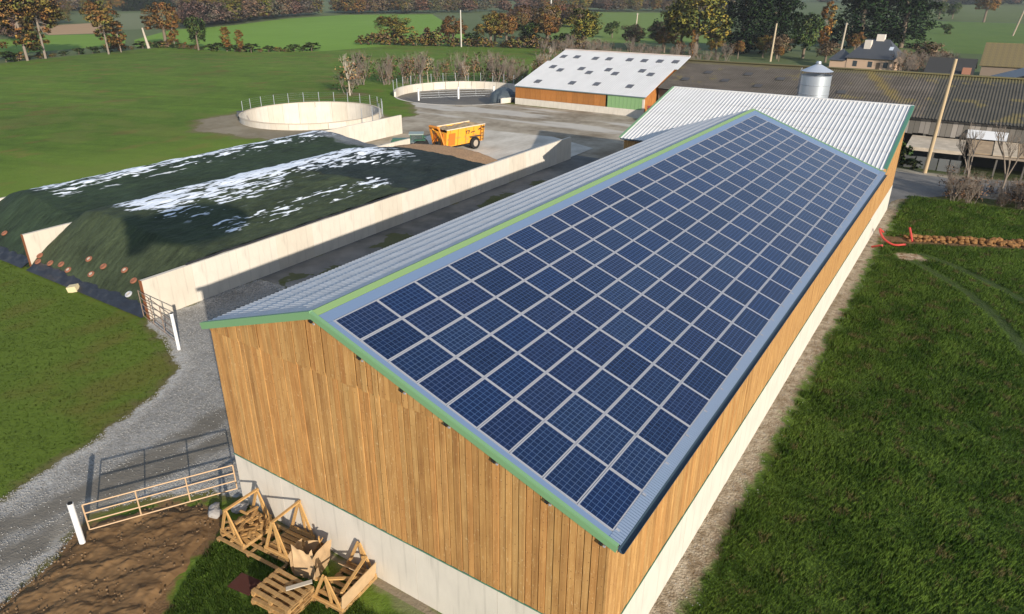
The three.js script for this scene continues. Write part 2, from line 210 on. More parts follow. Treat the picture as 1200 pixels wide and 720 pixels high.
// right field with trench and wheel marks
const WHEEL = [[[3.0, -40.5], [4.6, -38.6], [6.6, -36.0], [8.2, -32.8], [9.6, -28.6], [10.6, -22]], [[3.6, -42.0], [5.4, -40.9], [7.6, -38.7], [9.8, -36], [12, -31]]];
const ROAD = [[-0.5, -53.6], [0.4, -56.4], [4.2, -60.2], [10, -65.5], [40, -76], [40, -80.5], [10, -70.2], [4, -67.2], [-2, -67.5]];
sheet('grass_field', [[0, 13], [0, -61], [60, -61], [60, 13]], [], 0.008, (x, z) => {
  const n = fbm(x * 1.5, z * 1.5, 4, 131) - 0.5, n2 = fbm(x * 5, z * 5, 3, 132) - 0.5;
  let c = grassLush(x, z); let w = 9; for (const r of WHEEL) for (let i = 0; i + 1 < r.length; i++) w = Math.min(w, segD(x, z, r[i], r[i + 1]));
  c = mix3(c, [0.035, 0.05, 0.02], 0.7 * sst(0.45, 0.1, w + n * 0.3));
  const st = x - 0.72 - 0.5 * sst(-6, 4, z) + n * 0.9 + n2 * 0.5; c = mix3(c, mix3([0.22, 0.165, 0.105], [0.42, 0.35, 0.26], clamp(0.5 + n2 * 1.6 + n)), sst(0.25, -0.2, st));
  const tr = segD(x, z, [1.2, -44.2], [30, -57.0]) + n * 1.2; c = mix3(c, dirt(x, z), sst(1.2, 0.5, tr));
  const pt = Math.hypot((x - 3.0) * 0.8, z + 41) + n * 1.2; c = mix3(c, mix3([0.2, 0.12, 0.055], [0.45, 0.36, 0.26], clamp(0.4 + n2 * 2.5)), sst(0.95, 0.55, pt));
  if (z < -52) c = mix3(c, [0.13, 0.10, 0.04], 0.55 * sst(-52, -58, z + n * 3));
  return c;
}, 0.035, bGrass, 2.2, 0.14, 'lush dark green grass field beside the long wall');
sheet('road', ROAD, [], 0.03, (x, z) => { const a = fbm(x * 0.6, z * 0.6, 4, 141), b = vn(x * 20, z * 20, 142); return sc3(mix3([0.12, 0.115, 0.11], [0.22, 0.21, 0.195], a), 0.85 + 0.3 * b); }, 0.04, null, 0, 0, 'narrow grey lane behind the barns');

// ---------------------------------------------------------------- solar barn
const SL = 0.3454, T = Math.tan(SL), RX = -9.05, RY = 8.52 + (8.506 - 9.05 + 0) * 0 + 0.544 * T, HW = 2.07, ZB = -41.4;
const roofR = x => 8.52 - (x + 8.506) * T;                     // plane of the modules
const EL = 7.02, SLL = (roofR(RX) - EL) / (RX + 14.15), roofL = x => EL + (x + 14.15) * SLL;
const gableTop = x => (x < RX ? roofL(x) : roofR(x)) - 0.16;
const barn = thing('solar_barn', 'long timber clad barn with blue solar modules over its right roof slope', 'barn');
function board(x0, x1, y0, yT0, yT1, z0, z1) {                  // one vertical board with a sloping head
  const g = bx(x1 - x0, 1, z1 - z0, (x0 + x1) / 2, 0, (z0 + z1) / 2), P = g.attributes.position, uv = g.attributes.uv, ou = rnd(), ov = rnd();
  for (let i = 0; i < P.count; i++) { const top = P.getY(i) > 0; const y = top ? (Math.abs(P.getX(i) - x0) < 1e-5 ? yT0 : yT1) : y0; P.setY(i, y); uv.setXY(i, ou + uv.getX(i) / 2.56, ov + y / 5.12); }
  return g;
}
const JOIN = 6.81;
for (let k = 0; k < 70; k++) {
  const x0 = -14 + k * 0.2 + 0.004, x1 = x0 + 0.174 + rr(-0.008, 0.008), z = rr(0.012, 0.045), t0 = gableTop(x0), t1 = gableTop(x1), m = pick(woodTints);
  if (Math.min(t0, t1) > JOIN + 0.1) { part('board', board(x0, x1, HW + 0.02, JOIN + 0.05, JOIN + 0.05, 0, z), m, barn); part('board', board(x0, x1 + 0.004, JOIN + rr(-0.02, 0.01), t0, t1, z + 0.002, z + 0.024), pick(woodTints), barn); }
  else part('board', board(x0, x1, HW + 0.02, t0, t1, 0, z), m, barn);
}
for (let k = 0; k < 60; k++) { const z1 = -k * 0.2 - 0.004, g = board(z1 - 0.19, z1, HW + 0.02, 5.28, 5.28, 0, rr(0.018, 0.032)); g.rotateY(Math.PI / 2); g.translate(0, 0, 0); g.scale(1, 1, 1); part('board', fixZ(g), pick(woodTints), barn); }
function fixZ(g) { // rotateY turned (x, z) into (z, -x): mirror back so that the board runs to -z
  const P = g.attributes.position; for (let i = 0; i < P.count; i++) P.setZ(i, -P.getZ(i)); const N = g.attributes.normal; for (let i = 0; i < N.count; i++) N.setZ(i, -N.getZ(i));
  const I = g.index.array; for (let i = 0; i < I.length; i += 3) { const t = I[i]; I[i] = I[i + 1]; I[i + 1] = t; } return g;
}
{ const gs = []; for (let k = 60; k < 207; k++) { const z1 = -k * 0.2 - 0.004, g = board(z1 - 0.19, z1, HW + 0.02, 5.28, 5.28, 0, rr(0.018, 0.032)); g.rotateY(Math.PI / 2); gs.push(fixZ(g)); } part('board_cladding', gs, mWood, barn).userData.kind = 'stuff'; }
part('corner_post', [bb(-0.012, 0.05, HW + 0.02, 5.3, -0.016, 0.05)], woodTints[0], barn);
part('inner_wall', [prismZ([[-14, HW], [-0.02, HW], [-0.02, roofR(0) - 0.2], [RX, roofR(RX) - 0.2], [-14, roofL(-14) - 0.2]], -0.2, -0.05), bb(-0.2, -0.006, HW, 5.28, ZB, -0.2)], mBackWood, barn);
part('rear_wall', [bb(-14, -13.8, HW, roofL(-14) - 0.22, ZB, -0.21), prismZ([[-13.79, 0], [-0.21, 0], [-0.21, roofR(0) - 0.25], [RX, roofR(RX) - 0.25], [-13.79, roofL(-14) - 0.22]], ZB - 0.02, ZB + 0.15)], mBackWood, barn);
for (let k = 0; k < 5; k++) { const x1 = k ? -0.2 - (k - 1) * 2.87 - 2.87 + 0 : -0.2; const a = k === 4 ? -14 : -0.2 - (k + 1) * 2.87, b = k === 0 ? 0.03 : -0.2 - k * 2.87; part('concrete_panel', [bb(a + 0.006, b - 0.006, -0.1, HW, -0.15, 0.03 + rr(-0.003, 0.004))], mConc, barn); }
for (let k = 0; k < 15; k++) { const a = -0.16 - k * 2.87, b = Math.max(ZB, a - 2.87); part('concrete_panel', [bb(-0.15, 0.03 + rr(-0.003, 0.004), -0.1, HW, b + 0.006, a - 0.006)], mConc, barn); }
part('concrete_panel', [bb(-14, -13.85, -0.1, HW, ZB, -0.16)], mConc, barn);
part('drip_trim', [bb(-14, 0.055, HW - 0.012, HW + 0.018, 0.034, 0.055), bb(0.034, 0.055, HW - 0.012, HW + 0.018, ZB, 0.034)], mGreenDark, barn);
// left roof: courses of corrugated sheet
function corr(p0, along, down, pitch, amp, seg, shape) {
  const La = along.length(), Ld = down.length(), n = along.clone().cross(down).normalize(); if (n.y < 0) n.negate(); const ua = along.clone().normalize(), N = Math.round(La / pitch * seg), P = [], U = [], I = [];
  for (let i = 0; i <= N; i++) for (let j = 0; j <= 1; j++) { const s = i / N * La, w = shape(s / pitch) * amp, p = p0.clone().addScaledVector(ua, s).addScaledVector(down, j).addScaledVector(n, w); P.push(p.x, p.y, p.z); U.push(s, j * Ld); }
  for (let i = 0; i < N; i++) { const a = i * 2; I.push(a, a + 1, a + 3, a, a + 3, a + 2); }
  const g = new THREE.BufferGeometry(); g.setAttribute('position', new THREE.Float32BufferAttribute(P, 3)); g.setAttribute('uv', new THREE.Float32BufferAttribute(U, 2)); g.setIndex(I); g.computeVertexNormals(); return g;
}
const sine = s => Math.sin(s * Math.PI * 2), trap = s => { const f = s - Math.floor(s); return f < 0.18 ? 1 : f < 0.3 ? 1 - (f - 0.18) / 0.12 * 2 : f < 0.88 ? -1 : -1 + (f - 0.88) / 0.12 * 2; };
{
  const ctop = V(RX, roofL(RX) - 0.0, 0.06), dn = V(-14.3, roofL(-14.3), 0.06).sub(ctop), nC = 5;
  for (let k = 0; k < nC; k++) { const a = ctop.clone().addScaledVector(dn, k / nC), d = dn.clone().multiplyScalar(1 / nC + (k < nC - 1 ? 0.03 : 0)); a.y -= 0.03 - 0.0; const lift = V(0, 0.0, 0); a.add(lift); d.y += 0.028; part('roof_sheet_course', corr(a, V(0, 0, ZB - 0.1), d, 0.177, 0.02, 6, sine), mFibre, barn); }
}
// right roof deck, metal margins, trims, gutter
const onRoof = (x, off = 0) => V(x, roofR(x) + off, 0);
function slopeStrip(x0, x1, z0, z1, off, th) { const a = V(x0, roofR(x0) + off, 0), b = V(x1, roofR(x1) + off, 0), L = a.distanceTo(b), g = bx(L, th, z0 - z1); g.rotateZ(-SL); g.translate((a.x + b.x) / 2 - th / 2 * Math.sin(SL), (a.y + b.y) / 2 - th / 2 * Math.cos(SL), (z0 + z1) / 2); return g; }
part('roof_deck', [slopeStrip(RX + 0.02, 0.25, 0.02, ZB, -0.07, 0.09)], mAlu, barn);
part('ridge_flashing', [slopeStrip(-8.865, -8.52, -0.0, ZB + 0.1, -0.008, 0.055)], mGalv, barn);
part('verge_flashing', [slopeStrip(-8.515, 0.0, 0.03, -0.165, -0.012, 0.05)], mGalv, barn); part('verge_flashing', [slopeStrip(-8.515, 0.0, -40.03, ZB + 0.1, -0.012, 0.05)], mGalv, barn);
part('ridge_cap', [slopeStrip(RX - 0.02, -8.871, 0.02, ZB, 0.012, 0.07), (() => { const g = slopeStrip(0, 0.12, 0.02, ZB, 0, 0.04); g.translate(-0.06, -roofR(0.06), 0); g.rotateZ(SL + Math.atan(SLL)); g.translate(RX - 0.07, roofR(RX) - 0.0, 0); return g; })()], M([0.215, 0.335, 0.125], 0.5), barn);
part('verge_trim', [slopeStrip(RX, 0.27, 0.13, 0.032, 0.02, 0.09), slopeStrip(RX, 0.29, 0.145, 0.131, 0.0, 0.17), slopeStrip(RX, 0.3, ZB, ZB - 0.1, 0.02, 0.12)], mGreen, barn);
{ const a = V(RX, roofL(RX) + 0.02, 0.09), b = V(-14.3, roofL(-14.3) + 0.02, 0.09); part('verge_trim', [bar(a, b, 0.12, 0.06), bar(a.clone().add(V(0, -0.1, 0.05)), b.clone().add(V(0, -0.1, 0.05)), 0.014, 0.2)], mGreen, barn); }
part('eave_flashing', corr(V(0.005, roofR(0.005) - 0.005, 0.02), V(0, 0, ZB - 0.02), V(0.29, -0.29 * T, 0), 0.09, 0.012, 6, sine), mGalvRib, barn);
for (let k = 0; k < 28; k++) part('rivet', [bx(0.10, 0.02, 0.05, 0.07, roofR(0.07) + 0.014, -0.3 - k * 1.48, 0, 0, -SL)], mAlu, barn);
{ const g = []; const s = new THREE.Shape(); s.absarc(0, 0, 0.085, Math.PI, 2 * Math.PI, false); s.lineTo(0.075, 0); s.absarc(0, 0, 0.075, 2 * Math.PI, Math.PI, true); const e = new THREE.ExtrudeGeometry(s, { depth: 41.5, bevelEnabled: false, curveSegments: 8 }); e.translate(0.36, roofR(0.32) - 0.06, ZB); g.push(e); g.push(bb(0.262, 0.274, roofR(0.32) - 0.16, roofR(0.32) - 0.03, ZB, 0.1)); part('gutter', g, mSlate, barn); }
part('eave_trim', [bb(0.06, 0.26, 5.26, 5.285, ZB, -0.02)], mSlate, barn);
part('corner_shade_rod', [rod(V(-14.08, 0.1, -0.1), V(-14.08, roofL(-14.1) - 0.2, -0.1), 0.05, 0.05, 10)], mSlate, barn);  // dark rod added where a sliver of shade runs along the corner
for (const x of [-9.1, -7.37, -5.95, -4.54, -3.1, -1.6, -0.16]) { const y = roofR(Math.max(x, RX)) - 0.3; part('purlin_end', [bx(0.09, 0.11, 0.12, x, y + 0.03, 0.06, 0, 0, -SL)], mDark, barn); part('purlin_bracket', [bx(0.06, 0.05, 0.03, x + 0.08, y - 0.05, 0.07)], mAlu, barn); }
// solar modules: 9 rows x 24 columns
const tCell = tex(1000, 600, (u, v, i, j) => {
  const X = u * 10.16 - 0.08, Y = v * 6.16 - 0.08, ci = Math.floor(X), cj = Math.floor(Y), fx = X - ci, fy = Y - cj;
  if (ci < 0 || cj < 0 || ci > 9 || cj > 5) return [0.035, 0.05, 0.10];
  if (fx < 0.055 || fx > 0.945 || fy < 0.05 || fy > 0.95) return [0.055, 0.088, 0.17];
  if (Math.abs(fy - 0.33) < 0.012 || Math.abs(fy - 0.67) < 0.012) return [0.03, 0.045, 0.09];
  const h = hash(ci, cj, 7), s = vn(u * 90, v * 60, 3), q = vn(u * 40 + h * 9, v * 25, 4);
  return sc3([0.004, 0.012, 0.042], 0.75 + 0.3 * h + 0.4 * s + 0.25 * q);
}, false);
const cellMats = [[1, 1, 1], [0.75, 0.8, 0.86], [1.25, 1.2, 1.12], [0.95, 0.9, 0.95], [0.85, 0.95, 1.05], [1.1, 1.0, 1.0]].map(c => new THREE.MeshPhysicalMaterial({ map: tCell, color: new THREE.Color().setRGB(...c), roughness: 0.2, specularIntensity: 0.75 }));
{
  const LW = 1.645, LH = 0.985, gGlass = new THREE.BoxGeometry(LH - 0.05, 0.012, LW - 0.05);
  { const uv = gGlass.attributes.uv, P = gGlass.attributes.position; for (let i = 0; i < P.count; i++) uv.setXY(i, P.getZ(i) / (LW - 0.05) + 0.5, P.getX(i) / (LH - 0.05) + 0.5); }
  const gFrame = merge([bx(LH, 0.04, 0.03, 0, 0, LW / 2 - 0.015), bx(LH, 0.04, 0.03, 0, 0, -LW / 2 + 0.015), bx(0.03, 0.04, LW - 0.06, LH / 2 - 0.015), bx(0.03, 0.04, LW - 0.06, -LH / 2 + 0.015)]);
  for (let i = 0; i < 9; i++) for (let j = 0; j < 24; j++) {
    const x = -8.506 + (i + 0.5) * 1.0047 * Math.cos(SL), o = part('solar_module', gGlass, pick(cellMats), barn);
    o.position.set(x, roofR(x) - 0.012, -0.1746 - (j + 0.5) * 1.66); o.rotation.set(rr(-0.007, 0.007), 0, -SL + rr(-0.006, 0.006), 'ZYX');
    part('frame', gFrame, mAlu, o);
  }
  const rails = []; for (let i = 0; i <= 9; i++) { const x = -8.506 + i * 1.0047 * Math.cos(SL); rails.push(slopeStrip(x - 0.03, x + 0.03, -0.17, -40.02, -0.022, 0.04)); }
  for (let j = 0; j <= 24; j++) rails.push(slopeStrip(-8.5, 0.0, -0.1746 - j * 1.66 + 0.02, -0.1746 - j * 1.66 - 0.02, -0.026, 0.03));
  part('mounting_rail', rails, mAlu, barn);
}

// ---------------------------------------------------------------- white roofed annex behind the solar barn
const annex = thing('annex_barn', 'timber barn with white ribbed single pitch roof joined behind the solar barn', 'barn');
{
  const y0 = 5.5, z0 = -41.75, y1 = 8.3, z1 = -52.6, xl = -19.35, xr = 0.12, sl = (y1 - y0) / (z0 - z1), roofA = z => y0 + (z0 - z) * sl;
  for (let k = 0; k < 4; k++) { const a = V(xl, lerp(y1, y0, k / 4), lerp(z1, z0, k / 4)), b = V(xl, lerp(y1, y0, (k + 1.05) / 4) + 0.02, lerp(z1, z0, (k + 1.05) / 4)); part('roof_sheet_course', corr(a, V(xr - xl, 0, 0), b.sub(a), 0.3, 0.02, 12, trap), mWhiteRoof, annex); }
  const A = V(xr + 0.04, y0, z0 - 0.1), B = V(xr + 0.04, y1, z1); part('verge_trim', [bar(A.clone().add(V(0, 0.03, 0)), B.clone().add(V(0, 0.03, 0)), 0.22, 0.05), bar(A.clone().add(V(0.1, -0.1, 0)), B.clone().add(V(0.1, -0.1, 0)), 0.015, 0.26)], mGreenDark, annex);
  const A2 = V(xl - 0.05, y0, z0 + 0.1), B2 = V(xl - 0.05, y1, z1); part('verge_trim', [bar(A2.add(V(0, 0.02, 0)), B2.add(V(0, 0.02, 0)), 0.2, 0.06)], mGreen, annex);
  part('ridge_trim', [bb(xl, xr + 0.1, y1 - 0.02, y1 + 0.06, z1 - 0.15, z1 + 0.05)], mWhiteRoof, annex);
  const gs = []; for (let z = -41.6; z > z1 + 0.2; z -= 0.2) { const g = board(z - 0.19, z, HW + 0.02, roofA(z - 0.19) - 0.1, roofA(z) - 0.1, 0, rr(0.018, 0.03)); g.rotateY(Math.PI / 2); gs.push(fixZ(g)); }
  part('board_cladding', gs, mWood, annex).userData.kind = 'stuff';
  const fr = []; for (let x = xl + 0.25; x < -14.2; x += 0.2) fr.push(board(x, x + 0.19, HW + 0.02, y0 - 0.1, y0 - 0.1, z0 - 0.15, z0 - 0.12)); part('board_cladding', fr, mWood, annex).userData.kind = 'stuff';
  part('inner_wall', [bb(-0.2, -0.006, 0, y0 - 0.3, z1 + 0.1, -41.56), prismXZ([[-41.8, y0 - 0.3], [-41.8, y0 - 0.12], [z1 + 0.1, y1 - 0.15], [z1 + 0.1, y0 - 0.3]], -0.2, -0.006), bb(xl + 0.2, -0.21, 0, y1 - 0.15, z1 + 0.02, z1 + 0.2), bb(xl + 0.2, xl + 0.35, 0, y0 - 0.2, z1 + 0.21, z0 - 0.3), bb(xl + 0.36, -14.1, HW, y0 - 0.12, z0 - 0.3, z0 - 0.16)], mBackWood, annex);
  for (let k = 0; k < 4; k++) { const a = -41.42 - k * 2.8; part('concrete_panel', [bb(0.0, 0.03, -0.1, HW, Math.max(z1 + 0.1, a - 2.79), a - 0.006)], mConc, annex); }
  part('concrete_panel', [bb(xl + 0.2, -14.1, -0.1, HW, z0 - 0.3, z0 - 0.11)], mConc, annex);
  part('gutter', [bb(xl, -14.2, y0 - 0.14, y0 - 0.03, z0 + 0.03, z0 + 0.13)], mSlate, annex);
}

// ---------------------------------------------------------------- silage clamps: walls and covered heaps
function clampWall(label, x0, x1, zNear, zFar, h, cap) {
  const w = thing('clamp_wall', label, 'wall'); const n = Math.round((zNear - zFar) / 2.9), st = (zNear - zFar) / n;
  for (let k = 0; k < n; k++) part('concrete_panel', [bb(x0 + rr(-0.004, 0.004), x1 + rr(-0.004, 0.006), -0.1, h + rr(-0.008, 0.008), zNear - (k + 1) * st + 0.006, zNear - k * st - 0.006)], k % 3 ? mConc : mConcB, w);
  part('rusty_edge', [bb(x0 - 0.02, x1 + 0.02, -0.05, h + 0.02, zNear - 0.002, zNear + 0.02)], M([0.24, 0.09, 0.04], 0.9), w);
  return w;
}
clampWall('long cream concrete wall between barn alley and silage heap', -30.85, -30.62, -6.75, -54.2, 2.3);
clampWall('cream concrete wall mostly buried between the two silage heaps', -44.5, -44.28, -7.1, -44.4, 2.2);
clampWall('cream concrete wall on the far side of the smaller silage heap', -54.7, -54.48, -7.1, -54.7, 2.22);
const wr = (x, z) => 0.12 * (fbm(x * 0.9, z * 0.6, 3, 201) - 0.5) + 0.05 * (fbm(x * 4.5, z * 2.2, 3, 202) - 0.5);
const bNet = gtex(512, 512, (u, v) => 0.6 * tfbm(u, v, 24, 12, 4, 65) + 0.4 * Math.abs(2 * tfbm(u, v, 10, 7, 3, 66) - 1));
function heapR(x, z) { const t = clamp((x + 44.25) / 13.4); let h = lerp(2.55, 2.42 - 0.4 * sst(-27, -33, z), t) + 0.62 * Math.sin(Math.PI * Math.sqrt(t)); h *= Math.pow(clamp((-6.95 - z) / 3.9), 0.8); h += wr(x, z) * 1.5 * sst(-7, -8, z); h *= 1 - (0.10 + 0.22 * (1 - t)) * sst(-34, -42, z); return h; }
function heapL(x, z) { const t = clamp((-44.5 - x) / 9.9); let h = lerp(2.2, 2.45, t) + 0.55 * Math.sin(Math.PI * t * t); h *= Math.pow(clamp((-6.95 - z) / 4.0), 0.8); h += wr(x + 50, z) * 1.5 * sst(-7, -8, z); h *= 1 - 0.97 * sst(-39.5, -44.4, z); return h; }
function heightMesh(f, x0, x1, z0, z1, nx, nz, uvx, uvz) {
  const g = new THREE.PlaneGeometry(1, 1, nx, nz), P = g.attributes.position, uv = g.attributes.uv;
  for (let i = 0; i < P.count; i++) { const u = P.getX(i) + 0.5, v = 0.5 - P.getY(i), x = lerp(x0, x1, u), z = lerp(z0, z1, v); P.setXYZ(i, x, f(x, z), z); uv.setXY(i, (x - uvx[0]) / (uvx[1] - uvx[0]), (z - uvz[0]) / (uvz[1] - uvz[0])); }
  g.computeVertexNormals(); return g;
}
const frostR = (x, z) => { const st = fbm(x * 2.3, z * 0.62, 4, 211), s2 = fbm(x * 5.5, z * 1.4, 3, 213); const crest = -42.6 + 0.9 * Math.sin(z * 0.05), d = x - crest; const band = sst(-0.9, 0.1, d) * (1 - 0.9 * sst(1.0, 7.2 + 1.2 * Math.sin(z * 0.3), d)) * sst(-11.5, -13.5, z) * sst(-40, -36, z); const low = 0.55 * sst(-35.5, -34.5, x) * sst(-32.2, -33.2, x) * sst(-13, -15, z) * sst(-31, -28, z); return sst(0.0, 0.08, 0.5 * (st + s2) - 0.675 + 0.31 * Math.max(band, low * 0.75)) * sst(0.1, 0.3, Math.max(band, low)); };
const frostL = (x, z) => { const st = fbm(x * 2.3, z * 0.62, 4, 221), s2 = fbm(x * 5.5, z * 1.4, 3, 223); const d = x + 54; const band = sst(-0.4, 0.2, d) * (1 - 0.9 * sst(0.6, 5.5, d)) * sst(-11, -12.5, z) * sst(-45, -42, z) * (z < -24 ? 0.82 : 1); return sst(0.0, 0.08, 0.5 * (st + s2) - 0.66 + 0.28 * band) * sst(0.1, 0.3, band); };
const net = (x, z, base) => { const a = fbm(x * 0.7, z * 0.7, 4, 231), b = fbm(x * 6, z * 1.6, 3, 232), c = vn(x * 15, z * 15, 233); return sc3(base, 0.2 + 0.5 * a + 0.5 * b + 0.25 * (c - 0.5)); };
const heap1 = thing('silage_heap', 'big silage heap under olive green netting beside the long cream wall', 'silage heap', 'covered silage heaps');
{
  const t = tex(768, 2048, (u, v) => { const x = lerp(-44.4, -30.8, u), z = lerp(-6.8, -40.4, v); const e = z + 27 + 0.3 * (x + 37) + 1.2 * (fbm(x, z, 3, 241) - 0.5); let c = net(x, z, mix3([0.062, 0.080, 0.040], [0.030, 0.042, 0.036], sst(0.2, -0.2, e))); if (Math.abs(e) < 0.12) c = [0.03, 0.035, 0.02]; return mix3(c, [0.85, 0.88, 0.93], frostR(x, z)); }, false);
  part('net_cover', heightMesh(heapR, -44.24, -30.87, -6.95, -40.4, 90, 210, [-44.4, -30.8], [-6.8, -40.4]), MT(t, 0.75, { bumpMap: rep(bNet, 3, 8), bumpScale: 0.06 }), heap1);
  const tb = tex(256, 256, (u, v) => sc3([0.36, 0.22, 0.12], 0.6 + 0.8 * tfbm(u, v, 20, 20, 3, 245)));
  const cut = (x, z) => { const t2 = clamp((x + 44.25) / 13.4), edge = -42.2 - 1.6 * Math.sin(Math.PI * t2) ; return (heapR(x, Math.max(z, -42)) - 0.03) * sst(edge - 1.0, edge, z); };
  part('cut_face', heightMesh(cut, -44.24, -30.88, -40.2, -45.2, 40, 24, [0, 1], [0, 1]), MT(rep(tb, 0.5, 0.5), 0.95), heap1);
  const ed = []; for (let z = -9.5; z > -33; z -= 0.5) { const y = 2.31 + 0.03 * vn(z * 2, 1, 5) + (z > -10.5 ? -0.02 : 0), y2 = 2.31 + 0.03 * vn((z - 0.5) * 2, 1, 5); ed.push(rod(V(-30.86 + 0.12 * vn(z, 3, 6), y + 0.02, z), V(-30.86 + 0.12 * vn(z - 0.5, 3, 6), y2 + 0.02, z - 0.5), 0.07, 0.07, 6)); } part('plastic_hem', ed, M([0.02, 0.02, 0.022], 0.5), heap1);
  part('plastic_sheet', heightMesh((x, z) => 0.06 + 0.26 * fbm(x * 1.7, z * 2.2, 4, 251) * sst(-6.4, -6.9, z) + 0.25 * sst(-6.7, -7.4, z), -43.9, -31.1, -6.55, -7.4, 90, 16, [0, 1], [0, 1]), M([0.016, 0.018, 0.024], 0.45), heap1);
}
const heap2 = thing('silage_heap', 'smaller silage heap under dark green netting on the meadow side', 'silage heap', 'covered silage heaps');
{
  const t = tex(512, 2048, (u, v) => { const x = lerp(-54.6, -44.4, u), z = lerp(-6.8, -45, v); let c = net(x, z, mix3([0.04, 0.062, 0.034], [0.22, 0.235, 0.25], sst(-37.5, -38.5, z + 0.4 * (x + 50) * 0.5 + 1.5 * (fbm(x, z, 3, 243) - 0.5)))); return mix3(c, [0.85, 0.88, 0.93], frostL(x, z)); }, false);
  part('net_cover', heightMesh(heapL, -54.46, -44.52, -6.95, -44.8, 72, 230, [-54.6, -44.4], [-6.8, -45]), MT(t, 0.75, { bumpMap: rep(bNet, 2.4, 9), bumpScale: 0.06 }), heap2);
  part('plastic_sheet', heightMesh((x, z) => 0.06 + 0.26 * fbm(x * 1.7, z * 2.2, 4, 252) * sst(-6.4, -6.9, z) + 0.25 * sst(-6.7, -7.4, z), -54.4, -44.5, -6.55, -7.4, 70, 16, [0, 1], [0, 1]), M([0.016, 0.018, 0.024], 0.45), heap2);
}
// weights on the front slope
{
  const pts = [[-44.0, -7.62, 1], [-42.35, -7.42, 1], [-41.21, -7.55, 1], [-40.21, -7.43, 0], [-39.03, -8.25, 0], [-37.93, -7.65, 0], [-37.37, -8.2, 1], [-35.4, -8.4, 0], [-34.16, -8.15, 1], [-49.67, -8.1, 1], [-43.7, -7.3, 1], [-33.68, -7.45, 2], [-50.9, -7.75, 1]];
  const mats = [M([0.5, 0.42, 0.33], 0.9), M([0.24, 0.10, 0.06], 0.9), M([0.4, 0.4, 0.42], 0.9)];
  const ring = new THREE.TorusGeometry(0.16, 0.065, 8, 18), hub = new THREE.CylinderGeometry(0.12, 0.12, 0.07, 16); ring.rotateX(Math.PI / 2);
  const txt = ['pale', 'rust red', 'grey'];
  pts.forEach(([x, z, k], i) => { const f = x < -44.4 ? heapL : heapR, y = f(x, z) + 0.05, o = thing('cover_weight', `${txt[k]} round weight lying on the front slope of the ${x < -44.4 ? 'smaller' : 'big'} silage heap`, 'weight', x < -44.4 ? `${txt[k]} weights on smaller heap` : `${txt[k]} weights on big heap`, [x, y, z], rr(0, 3)); o.rotation.x = 0.52; part('ring', ring, mats[k === 0 ? 1 : k], o); part('hub', hub, mats[k === 1 ? 1 : 0], o); });
  single('stone_block', [bx(0.55, 0.35, 0.42, -38.1, 0.2, -6.55, 0.1, 0.6, 0.12)], M([0.6, 0.5, 0.3], 0.95), 'pale yellow stone block lying at the foot of the big silage heap', 'block');
}

